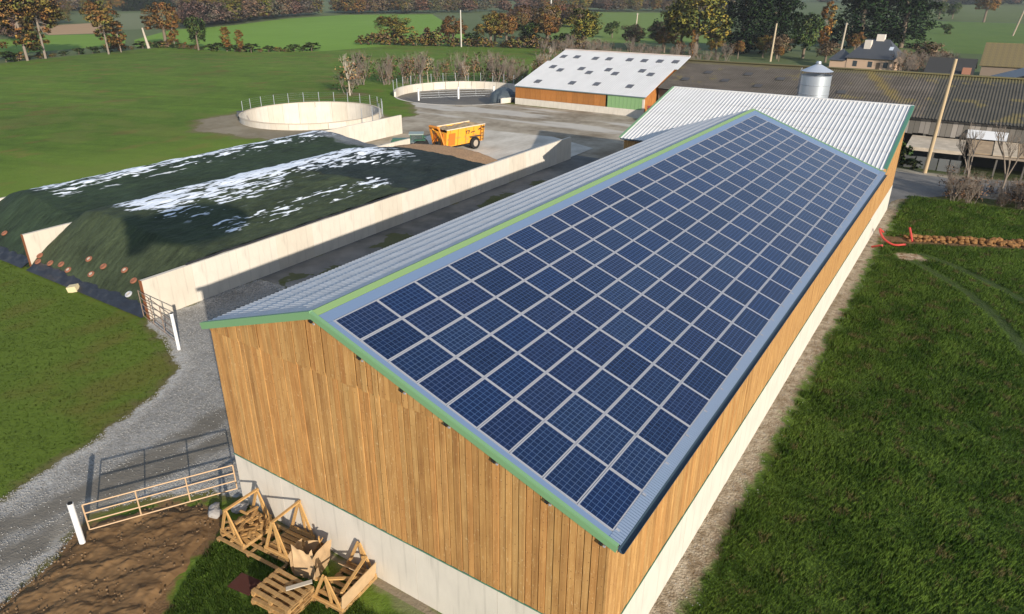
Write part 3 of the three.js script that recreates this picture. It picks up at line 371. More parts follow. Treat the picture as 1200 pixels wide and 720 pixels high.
// ---------------------------------------------------------------- slurry tanks
function ringWall(r0, r1, y0, y1, a0, a1, seg = 6) { // arc of a round wall
  const P = []; const s = new THREE.Shape(); s.absarc(0, 0, r1, a0, a1, false); s.absarc(0, 0, r0, a1, a0, true); const g = new THREE.ExtrudeGeometry(s, { depth: y1 - y0, bevelEnabled: false, curveSegments: seg }); g.rotateX(Math.PI / 2); g.translate(0, y1, 0); return g;
}
{
  const t = thing('slurry_tank', 'round empty cream concrete slurry tank ringed by thin fence posts', 'slurry tank', null, [TANK[0], 0, TANK[1]]);
  for (let k = 0; k < 24; k++) part('concrete_panel', ringWall(9.2, 9.42, -3.2, 0.72, k / 24 * Math.PI * 2 + 0.002, (k + 1) / 24 * Math.PI * 2 - 0.002), k % 2 ? mConc : mConcB, t);
  part('floor', [(() => { const g = new THREE.CircleGeometry(9.21, 48); g.rotateX(-Math.PI / 2); g.translate(0, -3, 0); return g; })()], MT(rep(tDirtyConc, 4, 4), 0.9), t);
  part('rim', ringWall(9.15, 9.46, 0.72, 0.77, 0, Math.PI * 2 - 0.001, 64), M([0.5, 0.42, 0.32], 0.9), t);
  for (let k = 0; k < 34; k++) { const a = k / 34 * Math.PI * 2; if (Math.cos(a + 0.72) < 0.35) continue; }
  for (let k = 0; k < 17; k++) { const a = Math.PI * (0.83 + k * 0.0735), x = 9.6 * Math.cos(a), z = 9.6 * Math.sin(a); part('fence_post', [rod(V(x, 0, z), V(x, 2.1, z), 0.05, 0.05, 6)], mSteel, t); }
  const wires = []; for (const h of [0.9, 1.2, 1.5, 1.8, 2.05]) for (let k = 0; k < 48; k++) { const a = Math.PI * (0.83 + k * 0.0245), b = a + Math.PI * 0.0245; wires.push(rod(V(9.6 * Math.cos(a), h, 9.6 * Math.sin(a)), V(9.6 * Math.cos(b), h, 9.6 * Math.sin(b)), 0.006, 0.006, 3)); } part('fence_wire', wires, mSteel, t);
  part('outlet_box', [bx(0.9, 0.9, 0.7, -8.2, 0.35, 5.4, 0, 0.9)], M([0.04, 0.045, 0.05], 0.7), t);
  part('pipe', [rod(V(-3, -1.5, 7.2), V(-3.5, 1.0, 7.9), 0.09, 0.09, 8)], M([0.25, 0.22, 0.2], 0.8), t);
  const p = thing('slurry_pit', 'sunken round slurry pit with cream rim behind pale metal gates', 'slurry pit', null, [PIT[0], 0, PIT[1]]);
  for (let k = 0; k < 30; k++) part('concrete_panel', ringWall(11.3, 11.62, -2.5, (Math.sin((k + 0.5) / 30 * 6.283) > 0.45 && Math.cos((k + 0.5) / 30 * 6.283) > -0.72) ? 0.02 : 0.75, k / 30 * Math.PI * 2 + 0.003, (k + 1) / 30 * Math.PI * 2 - 0.003), k % 2 ? mConc : mConcB, p);
  part('slurry', [(() => { const g = new THREE.CircleGeometry(11.35, 48); g.rotateX(-Math.PI / 2); g.translate(0, -0.55, 0); return g; })()], MT(rep(tDirtyConc, 2, 2), 0.55, { color: new THREE.Color().setRGB(0.28, 0.25, 0.2) }), p);
  for (let k = 0; k < 20; k++) { const a = Math.PI * (0.82 + k * 0.062), x = 11.8 * Math.cos(a), z = 11.8 * Math.sin(a); part('fence_post', [rod(V(x, 0, z), V(x, 2.2, z), 0.055, 0.055, 6)], mSteel, p); }
  const w2 = []; for (const h of [0.9, 1.3, 1.7, 2.1]) for (let k = 0; k < 40; k++) { const a = Math.PI * (0.82 + k * 0.0295), b = a + Math.PI * 0.0295; w2.push(rod(V(11.8 * Math.cos(a), h, 11.8 * Math.sin(a)), V(11.8 * Math.cos(b), h, 11.8 * Math.sin(b)), 0.006, 0.006, 3)); } part('fence_wire', w2, mSteel, p);
}
// gates
function gate(label, a, b, h0, h1, rails, uprights, m, group) {
  const o = thing('field_gate', label, 'gate', group, [a.x, 0, a.z]), d = V(b.x - a.x, 0, b.z - a.z), at = (t, y) => V(d.x * t, y, d.z * t);
  for (let k = 0; k < rails; k++) { const y = lerp(h0, h1, k / (rails - 1)); part('rail', [rod(at(0, y), at(1, y), 0.024, 0.024, 8)], m, o); }
  for (let k = 0; k < uprights; k++) part('upright', [rod(at(k / (uprights - 1), h0), at(k / (uprights - 1), h1), 0.026, 0.026, 8)], m, o);
  return o;
}
const mTube = M([0.50, 0.34, 0.2], 0.6, { metalness: 0.15 }), mTubeRust = M([0.24, 0.17, 0.13], 0.7, { metalness: 0.2 }), mPostW = M([0.72, 0.71, 0.70], 0.5);
gate('tan tubular gate between white post and barn corner', V(-16.3, 0, 4.1), V(-14.05, 0, 0.15), 0.62, 1.62, 4, 4, mTube);
gate('rusty tubular gate hung on the end of the long cream wall', V(-30.7, 0, -6.5), V(-26.45, 0, -5.65), 0.35, 1.85, 5, 4, mTubeRust);
gate('pale metal double gate standing before the slurry pit', V(-70.6, 0, -77.4), V(-66.8, 0, -82.1), 0.3, 1.35, 4, 3, mSteel, 'slurry pit gates');
gate('pale metal double gate standing before the slurry pit', V(-66.6, 0, -82.4), V(-62.9, 0, -86.3), 0.3, 1.35, 4, 3, mSteel, 'slurry pit gates');
function post(label, x, z, h, r, m, lean = [0, 0]) { const o = thing('gate_post', label, 'post', null, [x, 0, z]); part('tube', [rod(V(0, -0.1, 0), V(lean[0], h, lean[1]), r, r, 16)], m, o); part('cap', [rod(V(lean[0], h, lean[1]), V(lean[0], h + 0.03, lean[1]), r * 0.8, r * 0.8, 16)], mDark, o); }
post('white tubular post at the free end of the tan gate', -16.55, 4.32, 1.72, 0.095, mPostW);
post('white tubular post at the free end of the rusty gate', -26.25, -5.58, 2.0, 0.085, mPostW);
post('pale post at the left end of the slurry pit gates', -70.8, -77.2, 1.75, 0.14, mPostW);
post('pale post between the two slurry pit gates', -66.7, -82.25, 1.75, 0.14, mPostW);
post('pale post at the white barn end of slurry pit gates', -62.7, -86.5, 1.75, 0.14, mPostW);

// ---------------------------------------------------------------- white roofed barn across the yard
{
  const b = thing('white_barn', 'low timber barn with white roof, green door and many dark skylights', 'barn');
  const x0 = -55.9, x1 = -34.7, z0 = -82.4, z1 = -97.2, y0 = 2.7, y1 = 7.0, sl = (y1 - y0) / (z0 - z1), ry = z => y0 + (z0 - z) * sl;
  for (let k = 0; k < 3; k++) { const za = lerp(z1, z0, k / 3), zb = lerp(z1, z0, (k + 1.03) / 3), sh = k === 0 ? 0.55 : 0; part('roof_sheet_course', corr(V(x0 - 0.2 + sh, ry(za), za), V(x1 - x0 + 0.4, 0, 0), V(0, ry(zb) + 0.02 - ry(za), zb - za), 0.35, 0.025, 8, sine), mWhiteRoof, b); }
  part('roof_sheet_course', corr(V(x0 - 0.2, ry(z1), z1), V(x1 - x0 + 0.4, 0, 0), V(0, -3.6, -12), 0.35, 0.025, 8, sine), mWhiteRoof, b);
  for (let k = 0; k < 18; k++) { const xa = x0 + k * 0.9, xb = Math.min(xa + 0.885, -40.35); if (xa > -40.6) break; part('board', [bb(xa, xb, 0.95, y0 - 0.1, z0 - 0.1, z0 - 0.05 + rr(0, 0.02))], MT(rep(tWood, 1.2, 0.2), 0.9, { color: new THREE.Color().setRGB(...pick([[0.7, 0.55, 0.46], [0.78, 0.6, 0.5], [0.64, 0.5, 0.42]])) }), b); }
  const d = part('sliding_door', [bb(-40.3, -34.75, 0.9, y0 - 0.14, z0 - 0.06, z0 + 0.0)], M([0.20, 0.34, 0.15], 0.6), b);
  for (let k = 0; k < 9; k++) part('rib', [bb(-40.2 + k * 0.6, -40.12 + k * 0.6, 0.92, y0 - 0.16, z0 + 0.001, z0 + 0.03)], M([0.19, 0.33, 0.14], 0.6), d);
  for (let k = 0; k < 7; k++) part('concrete_panel', [bb(x0 + k * 3.03, x0 + (k + 1) * 3.03 - 0.01, -0.1, 0.93, z0 - 0.12, z0 + 0.02)], mConc, b);
  for (const xa of [x1 - 0.1, x0]) part('side_wall', [prismXZ([[z0 - 0.15, 0], [z0 - 0.15, y0 - 0.1], [z1, y1 - 0.2], [z1 - 11, 3.4], [z1 - 11, 0]], xa, xa + 0.1)], MT(rep(tWood, 0.4, 0.2), 0.9, { color: new THREE.Color().setRGB(0.8, 0.6, 0.5) }), b);
  part('corner_post', [bb(x1 - 0.25, x1 + 0.03, -0.1, 2.4, z0 - 0.2, z0 + 0.04)], mConcB, b);
  part('gutter', [bb(x0 - 0.2, x1 + 0.25, y0 - 0.1, y0 + 0.02, z0 + 0.04, z0 + 0.16)], M([0.12, 0.17, 0.17], 0.5), b);
  part('ridge_cap', [bb(x0 + 0.3, x1 + 0.6, y1 + 0.02, y1 + 0.1, z1 - 0.2, z1 + 0.2)], M([0.62, 0.5, 0.42], 0.8), b);
  const sk = [[0.13, 0.14], [0.16, 0.33], [0.40, 0.17], [0.585, 0.19], [0.83, 0.2], [0.1, 0.52], [0.19, 0.45], [0.34, 0.52], [0.43, 0.44], [0.55, 0.54], [0.63, 0.46], [0.80, 0.57], [0.885, 0.5], [0.08, 0.8], [0.19, 0.81], [0.35, 0.8], [0.46, 0.81], [0.62, 0.82], [0.735, 0.82], [0.85, 0.83], [0.965, 0.84]];
  sk.splice(1, 1); const a = Math.atan(sl); for (const [u, v] of sk) { const z = lerp(z0, z1, v), x = lerp(x0, x1, u); part('skylight', [bx(0.95, 0.06, 1.15, x, ry(z) + 0.045, z, a)], M([0.10, 0.10, 0.105], 0.4), b); }
}
{ // red implement beside it
  const o = thing('farm_implement', 'small red and black implement parked at the corner of the white roofed barn', 'implement', null, [-32.6, 0, -80.6], 0.5);
  part('hood', [bx(1.3, 0.5, 2.0, 0, 1.5, 0, 0.08)], M([0.4, 0.04, 0.04], 0.5), o); part('chassis', [bx(1.2, 0.9, 2.2, 0, 0.85, 0)], mDark, o);
  for (const s of [-1, 1]) for (const q of [-1, 1]) { const w = new THREE.CylinderGeometry(0.45, 0.45, 0.25, 18); w.rotateZ(Math.PI / 2); w.translate(s * 0.7, 0.45, q * 0.75); part('wheel', [w], mDark, o); }
}
{ // dark covered heap by the pit
  const g = new THREE.IcosahedronGeometry(1, 4), P = g.attributes.position; for (let i = 0; i < P.count; i++) { const n = 0.8 + 0.4 * fbm(P.getX(i) * 2 + 5, P.getZ(i) * 2 + P.getY(i), 3, 260); P.setXYZ(i, P.getX(i) * 2.2 * n, Math.max(-0.05, P.getY(i) * 1.9 * n), P.getZ(i) * 2.4 * n); } g.computeVertexNormals(); g.translate(-59.2, 0, -84.2);
  single('tarpaulin_heap', [g], M([0.05, 0.065, 0.075], 0.5), 'dark tarpaulin covered heap between slurry pit and white roofed barn', 'heap');
}

// ---------------------------------------------------------------- mixer wagon and tractor
function wheel(r, w, tyre, rim, parent, x, y, z) { const o = new THREE.Group(); o.name = 'wheel'; o.position.set(x, y, z); parent.add(o); const prof = [[r * 0.55, -w / 2], [r * 0.9, -w / 2], [r, -w * 0.3], [r, w * 0.3], [r * 0.9, w / 2], [r * 0.55, w / 2]].map(p => new THREE.Vector2(...p)); const g = new THREE.LatheGeometry(prof, 28); g.rotateZ(Math.PI / 2); part('tyre', [g], tyre, o); const h = new THREE.CylinderGeometry(r * 0.56, r * 0.56, w * 0.7, 20); h.rotateZ(Math.PI / 2); part('rim', [h], rim, o); return o; }
{
  const o = thing('mixer_wagon', 'orange feed mixer wagon parked on the concrete floor of the clamp', 'wagon', null, [-43.3, 0, -51.4], Math.atan2(-0.18, 0.98));
  // local: +z is the front, x to the sides, length 6.4
  const or = MT(rep(tex(256, 256, (u, v) => { const a = tfbm(u, v, 8, 8, 4, 351); return mix3([0.80, 0.35, 0.03], [0.33, 0.2, 0.09], sst(0.55, 0.75, a) * 0.8); }), 0.4, 0.4), 0.5), side = [[-1.05, 0.75], [-1.28, 2.55], [-1.2, 2.55], [-0.97, 0.8], [0.97, 0.8], [1.2, 2.55], [1.28, 2.55], [1.05, 0.75]];
  part('tub', [prismZ(side, -2.75, 2.75)], or, o);
  part('end_plate', [prismZ([[-1.05, 0.76], [-1.27, 2.5], [1.27, 2.5], [1.05, 0.76]], -2.83, -2.75)], or, o); part('front_plate', [prismZ([[-1.05, 0.76], [-1.27, 2.3], [1.27, 2.3], [1.05, 0.76]], 2.75, 2.83)], or, o); for (const [x, y, w2, h2] of [[-0.55, 1.6, 0.5, 1.0], [0.55, 1.5, 0.35, 1.3]]) part('front_hatch', [bx(w2, h2, 0.06, x, y, 2.86)], M([0.5, 0.15, 0.02], 0.5), o); part('hydraulic_box', [bx(0.5, 0.5, 0.4, 0, 1.0, 3.05)], mDark, o);
  for (const z of [-2.3, -1.15, 0, 1.15, 2.3]) for (const s of [-1, 1]) part('stiffener', [bx(0.05, 1.75, 0.09, s * 1.185, 1.65, z, 0, 0, -s * 0.127)], M([0.68, 0.25, 0.02], 0.5), o);
  part('top_rim', [bb(-1.36, -1.22, 2.55, 2.63, -2.85, 2.85), bb(1.22, 1.36, 2.55, 2.63, -2.85, 2.85)], M([0.7, 0.55, 0.4], 0.6), o);
  part('feed', heightMesh((x, z) => 2.35 + 0.35 * fbm(x * 2, z * 2, 3, 270), -1.16, 1.16, 2.7, -2.7, 16, 40, [0, 1], [0, 1]), M([0.34, 0.25, 0.15], 0.95), o);
  part('discharge_door', [bx(0.06, 1.3, 0.9, 1.19, 1.5, 2.05, 0, 0, -0.127)], M([0.55, 0.16, 0.02], 0.5), o);
  part('marking', [bx(0.02, 0.42, 0.1, 1.255, 2.0, -0.05, 0.5, 0, -0.127), bx(0.02, 0.42, 0.1, 1.255, 2.0, -0.45, -0.3, 0, -0.127), bx(0.02, 0.1, 0.5, 1.272, 2.14, -0.25, 0, 0, -0.127), bx(0.02, 0.1, 0.6, 1.25, 1.95, -1.05, 0.1, 0, -0.127), bx(0.02, 0.14, 0.4, 1.272, 2.15, -2.05, 0.2, 0, -0.127), bx(0.02, 0.12, 0.35, 1.285, 2.25, -2.6, 0, 0, -0.127)], M([0.05, 0.03, 0.03], 0.6), o);
  part('ladder', [rod(V(1.32, 0.8, -2.5), V(1.5, 2.6, -2.5), 0.03), rod(V(1.32, 0.8, -2.1), V(1.5, 2.6, -2.1), 0.03), ...Array.from({ length: 5 }, (_, k) => rod(V(1.34 + k * 0.035, 1.0 + k * 0.35, -2.5), V(1.34 + k * 0.035, 1.0 + k * 0.35, -2.1), 0.02))], mDark, o); part('mudguard', [bx(0.5, 0.05, 1.5, 1.3, 1.45, -1.3)], M([0.06, 0.05, 0.05], 0.7), o); part('loading_arm', [bar(V(-0.9, 0.9, 2.9), V(-0.7, 2.9, 3.5), 0.16, 0.16), bar(V(0.9, 0.9, 2.9), V(0.7, 2.9, 3.5), 0.16, 0.16), rod(V(-0.7, 2.85, 3.5), V(0.7, 2.85, 3.5), 0.16, 0.16, 10)], M([0.55, 0.2, 0.02], 0.5), o); part('hose', [new THREE.TubeGeometry(new THREE.CatmullRomCurve3([V(0.2, 1.2, 3.1), V(0.5, 1.9, 3.3), V(0.1, 1.4, 3.6), V(0, 0.7, 4.1)]), 20, 0.035, 6)], mDark, o); part('chassis', [bb(-0.55, 0.55, 0.5, 0.74, -2.6, 3.1), bb(-1.1, 1.1, 0.42, 0.55, -1.5, -1.3)], mDark, o);
  part('drawbar', [rod(V(-0.5, 0.6, 3.1), V(0, 0.5, 4.3), 0.07, 0.07, 8), rod(V(0.5, 0.6, 3.1), V(0, 0.5, 4.3), 0.07, 0.07, 8)], M([0.4, 0.14, 0.02], 0.6), o);
  for (const s of [-1, 1]) wheel(0.68, 0.42, mDark, M([0.36, 0.3, 0.24], 0.6), o, s * 1.22, 0.68, -1.3);
  const t = thing('tractor', 'dark green tractor coupled in front of the orange mixer wagon', 'tractor', null, [-45.5, 0, -46.7], Math.atan2(-0.8, 0.6)); t.scale.setScalar(1.05);
  const gr = M([0.03, 0.10, 0.055], 0.4); part('bonnet', [bx(0.85, 0.75, 1.7, 0, 1.25, 1.5), bx(0.7, 0.5, 0.2, 0, 1.15, 2.4)], gr, t); part('body', [bx(0.7, 0.5, 3.2, 0, 0.8, 0.7)], mDark, t);
  for (const sx of [-1, 1]) for (const z of [-0.85, 0.55]) part('cab_pillar', [rod(V(sx * 0.72, 1.2, z), V(sx * 0.62, 2.1, z * 0.85), 0.045, 0.045, 6)], gr, t);
  part('cab_roof', [bx(1.35, 0.1, 1.5, 0, 2.14, -0.1)], M([0.25, 0.3, 0.27], 0.5), t); part('window', [bx(1.2, 0.75, 1.25, 0, 1.68, -0.12)], new THREE.MeshPhysicalMaterial({ color: new THREE.Color().setRGB(0.5, 0.6, 0.58), roughness: 0.05, transmission: 0.9, thickness: 0 }), t); part('seat', [bx(0.5, 0.5, 0.5, 0, 1.3, -0.3)], mDark, t);
  for (const s of [-1, 1]) { wheel(0.78, 0.42, mDark, gr, t, s * 0.85, 0.78, -0.5); wheel(0.48, 0.3, mDark, gr, t, s * 0.75, 0.48, 1.7); part('fender', [bx(0.4, 0.08, 1.1, s * 0.85, 1.62, -0.5)], gr, t); }
}

// ---------------------------------------------------------------- old mossy barn, lean-tos, silo bin
const tOld = tex(1024, 512, (u, v) => { const x = u * 60, z = v * 16; let c = mix3([0.068, 0.057, 0.045], [0.145, 0.122, 0.098], clamp(0.1 + fbm(x * 0.5, z * 0.9, 4, 301) + 0.35 * (vn(x * 6, z * 6, 302) - 0.5))); if (u > 0.56) c = mix3(c, [0.065, 0.062, 0.05], 0.7 * sst(0.56, 0.565, u)); const ms = fbm(x * 0.6, z * 0.6, 4, 303); const top = sst(0.86, 0.93, v); c = mix3(c, [0.20, 0.155, 0.05], 0.5 * sst(0.64, 0.76, ms)); c = mix3(c, [0.14, 0.12, 0.045], 0.6 * top); const st = Math.abs(x - 28.5 + (z - 10) * 0.45); c = mix3(c, [0.24, 0.17, 0.04], 0.6 * sst(1.5, 0.2, st + 1.4 * fbm(x * 1.4, z, 3, 305) - 0.4) * sst(0.08, 0.5, v)); return c; }, false);
{
  const b = thing('old_barn', 'long old barn with mossy grey corrugated roof beyond the farmyard', 'barn');
  const x0 = -34.4, x1 = 26, z0 = -75.6, z1 = -90.2, y0 = 4.15, y1 = 7.2, z2 = -104;
  const mr = MT(tOld, 0.95, { side: THREE.DoubleSide }), fx = x => clamp((x - x0) / (-10 - x0)), ridge = x => V(x, lerp(6.5, y1, fx(x)), lerp(-97, z1, fx(x))), eave = x => V(x, lerp(3.6, y0, fx(x)), lerp(-86, z0, fx(x)));
  const warp = (g, top, low) => { const P = g.attributes.position, uv = g.attributes.uv; for (let i = 0; i < P.count; i++) { const x = clamp(P.getX(i), x0, x1), wv = sine((x - x0) / 0.3) * 0.026, q = i % 2 ? low(x) : top(x); P.setXYZ(i, x, q.y + wv, q.z); uv.setXY(i, (x - x0) / (x1 - x0), i % 2 ? 0 : 1); } g.computeVertexNormals(); return g; };
  part('roof_slope', warp(corr(V(x0, y1, z1), V(x1 - x0, 0, 0), V(0, y0 - y1, z0 - z1), 0.3, 0.0, 8, sine), ridge, eave), mr, b);
  part('roof_slope', warp(corr(V(x0, y1, z1), V(x1 - x0, 0, 0), V(0, 3.8 - y1, z2 - z1), 0.3, 0.0, 8, sine), ridge, x => V(x, 3.8, z2)), mr, b);
  part('ridge_cap', [bar(ridge(x0).add(V(0, 0.06, 0)), ridge(-10).add(V(0, 0.06, 0)), 0.9, 0.1), bar(ridge(-10).add(V(0, 0.06, 0)), ridge(x1).add(V(0, 0.06, 0)), 0.9, 0.1)], M([0.17, 0.145, 0.065], 0.95), b);
  [[0.05, 0.35], [0.09, 0.62], [0.15, 0.42], [0.19, 0.66], [0.235, 0.36], [0.27, 0.60], [0.33, 0.44], [0.36, 0.68], [0.41, 0.40]].forEach(([u, v]) => { const x = lerp(x0, x1, u), p = eave(x).lerp(ridge(x), v), d = ridge(x).sub(eave(x)); part('skylight', [bx(0.95, 0.05, 1.1, x, p.y + 0.06, p.z, Math.atan2(d.y, -d.z))], M([0.06, 0.054, 0.048], 0.6), b); });
  part('side_wall', [prismXZ([[-86.4, 0], [-86.4, 3.5], [-96.9, 6.35], [z2 + 0.3, 3.7], [z2 + 0.3, 0]], x0 + 0.1, x0 + 0.25)], M([0.16, 0.14, 0.12], 0.95), b); part('side_wall', [prismXZ([[z0 - 0.4, 0], [z0 - 0.4, y0 - 0.1], [z1, y1 - 0.12], [z2 + 0.3, 3.7], [z2 + 0.3, 0]], x1 - 0.5, x1 - 0.3)], M([0.16, 0.14, 0.12], 0.95), b); part('rear_wall', [bb(x0 + 0.3, x1 - 0.51, 0, 3.7, z2 + 0.3, z2 + 0.5)], M([0.16, 0.14, 0.12], 0.95), b);
  part('front_wall', [bar(eave(x0).setY(1.7).add(V(0.3, 0, -0.5)), eave(-10).setY(1.7).add(V(0, 0, -0.5)), 0.15, 3.4)], M([0.16, 0.14, 0.12], 0.95), b);
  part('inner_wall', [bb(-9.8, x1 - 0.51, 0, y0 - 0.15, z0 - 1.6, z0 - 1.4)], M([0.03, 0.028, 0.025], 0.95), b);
  const gm = [[0.17, 0.155, 0.135], [0.22, 0.2, 0.18], [0.13, 0.12, 0.105], [0.3, 0.27, 0.24]].map(c => M(c, 0.95));
  for (let k = 0; k < 60; k++) { const x = -9 + k * 0.5; part('board', [bb(x, x + 0.47, 2.55 - (k % 7 === 3 ? 0 : rr(0, 0.15)), y0 - 0.18, z0 - 0.35, z0 - 0.28 + rr(0, 0.03))], k % 9 === 2 ? gm[3] : pick(gm), b); }
  for (let k = 0; k < 12; k++) part('post', [bb(-9 + k * 3, -8.75 + k * 3, -0.1, 2.6, z0 - 0.62, z0 - 0.37)], gm[2], b);
  part('gutter', [bb(-10, x1, y0 - 0.14, y0 - 0.03, z0 + 0.02, z0 + 0.14)], mDark, b);
  const tSlab = tex(256, 256, (u, v) => sc3([0.52, 0.44, 0.34], 0.65 + 0.5 * tfbm(u, v, 6, 6, 4, 311)));
  const l1 = thing('lean_to', 'low shelter with pale stone coloured roof against the old barn', 'shelter');
  part('roof', [bx(5.0, 0.12, 5.2, 1.55, 2.12, -73.0, 0.06)], MT(rep(tSlab, 0.3, 0.3), 0.95), l1); part('edge_beam', [bb(-0.95, 4.05, 1.72, 1.9, -70.42, -70.3)], M([0.5, 0.42, 0.33], 0.9), l1);
  for (const x of [-0.8, 1.6, 3.9]) part('post', [bb(x - 0.08, x + 0.08, -0.1, 1.75, -70.6, -70.44)], gm[2], l1); part('rear_panel', [bb(-0.9, 4, 0, 1.9, -74.6, -74.5)], M([0.07, 0.075, 0.08], 0.9), l1);
  for (let k = 0; k < 5; k++) part('front_sheet', [bx(0.9, 1.2, 0.05, -0.3 + k * 1.0, 0.6, -70.25 + rr(-0.1, 0.1), rr(-0.12, 0.12), rr(-0.1, 0.1))], M(sc3([0.095, 0.1, 0.1], rr(0.7, 1.3)), 0.8), l1);
  const l2 = thing('lean_to', 'low shelter with brown rusty stained roof sheets right of the pale one', 'shelter');
  for (let k = 0; k < 6; k++) part('roof_sheet', [bx(1.96, 0.08, 5.4 + rr(-0.2, 0.2), 5.5 + k * 2.0, 2.3 + rr(-0.03, 0.05), -72.6, 0.07)], MT(rep(tSlab, 0.35, 0.3), 0.95, { color: new THREE.Color().setRGB(...pick([[0.8, 0.68, 0.55], [0.62, 0.52, 0.42], [1.1, 1.05, 0.98]])) }), l2);
  part('edge_beam', [bb(4.5, 16.4, 1.85, 2.05, -69.85, -69.75)], M([0.3, 0.24, 0.18], 0.9), l2); for (let k = 0; k < 6; k++) part('post', [bb(4.6 + k * 2.3, 4.75 + k * 2.3, -0.1, 1.85, -70.1, -69.95)], gm[2], l2); part('rear_panel', [bb(4.5, 16.4, 0, 2.0, -74.6, -74.5)], M([0.05, 0.05, 0.05], 0.9), l2);
  single('corrugated_sheet', [bx(3.5, 0.9, 0.06, 5.7, 3.0, -75.55, -0.5)], M([0.55, 0.57, 0.6], 0.6), 'pale grey white sheet leaning against the old barn boards', 'panel');
  const s = thing('feed_silo', 'galvanised cylindrical feed silo with conical cap between the barns', 'silo', null, [-9.9, 0, -66.5]); const prof = []; 
  for (let k = 0; k < 9; k++) { const g = new THREE.CylinderGeometry(1.42, 1.42, 0.86, 40, 1, true); g.translate(0, 1.6 + k * 0.88 - 0.4, 0); part('shell_ring', [g], M([0.52, 0.56, 0.6], 0.38, { metalness: 0.6, side: THREE.DoubleSide }), s); const r = new THREE.TorusGeometry(1.425, 0.03, 6, 40); r.rotateX(Math.PI / 2); r.translate(0, 1.6 + k * 0.88 + 0.04, 0); part('band', [r], mSteel, s); }
  part('roof_cone', [(() => { const g = new THREE.ConeGeometry(1.5, 0.75, 24); g.translate(0, 9.45, 0); return g; })()], M([0.55, 0.58, 0.62], 0.4, { metalness: 0.5 }), s); part('lid', [cyl(0.28, 0.22, 0.2, 0, 9.78, 0, 14)], mSteel, s);
  part('ladder', [rod(V(-1.5, 0.5, 0.35), V(-1.5, 9.3, 0.35), 0.025), rod(V(-1.5, 0.5, -0.1), V(-1.5, 9.3, -0.1), 0.025), ...Array.from({ length: 22 }, (_, k) => rod(V(-1.5, 0.8 + k * 0.38, 0.35), V(-1.5, 0.8 + k * 0.38, -0.1), 0.015, 0.015, 4))], mSteel, s);
  for (let k = 0; k < 4; k++) { const a = k * Math.PI / 2 + 0.6; part('leg', [rod(V(1.3 * Math.cos(a), 0, 1.3 * Math.sin(a)), V(1.3 * Math.cos(a), 1.4, 1.3 * Math.sin(a)), 0.07, 0.07, 8)], mSteel, s); }
}
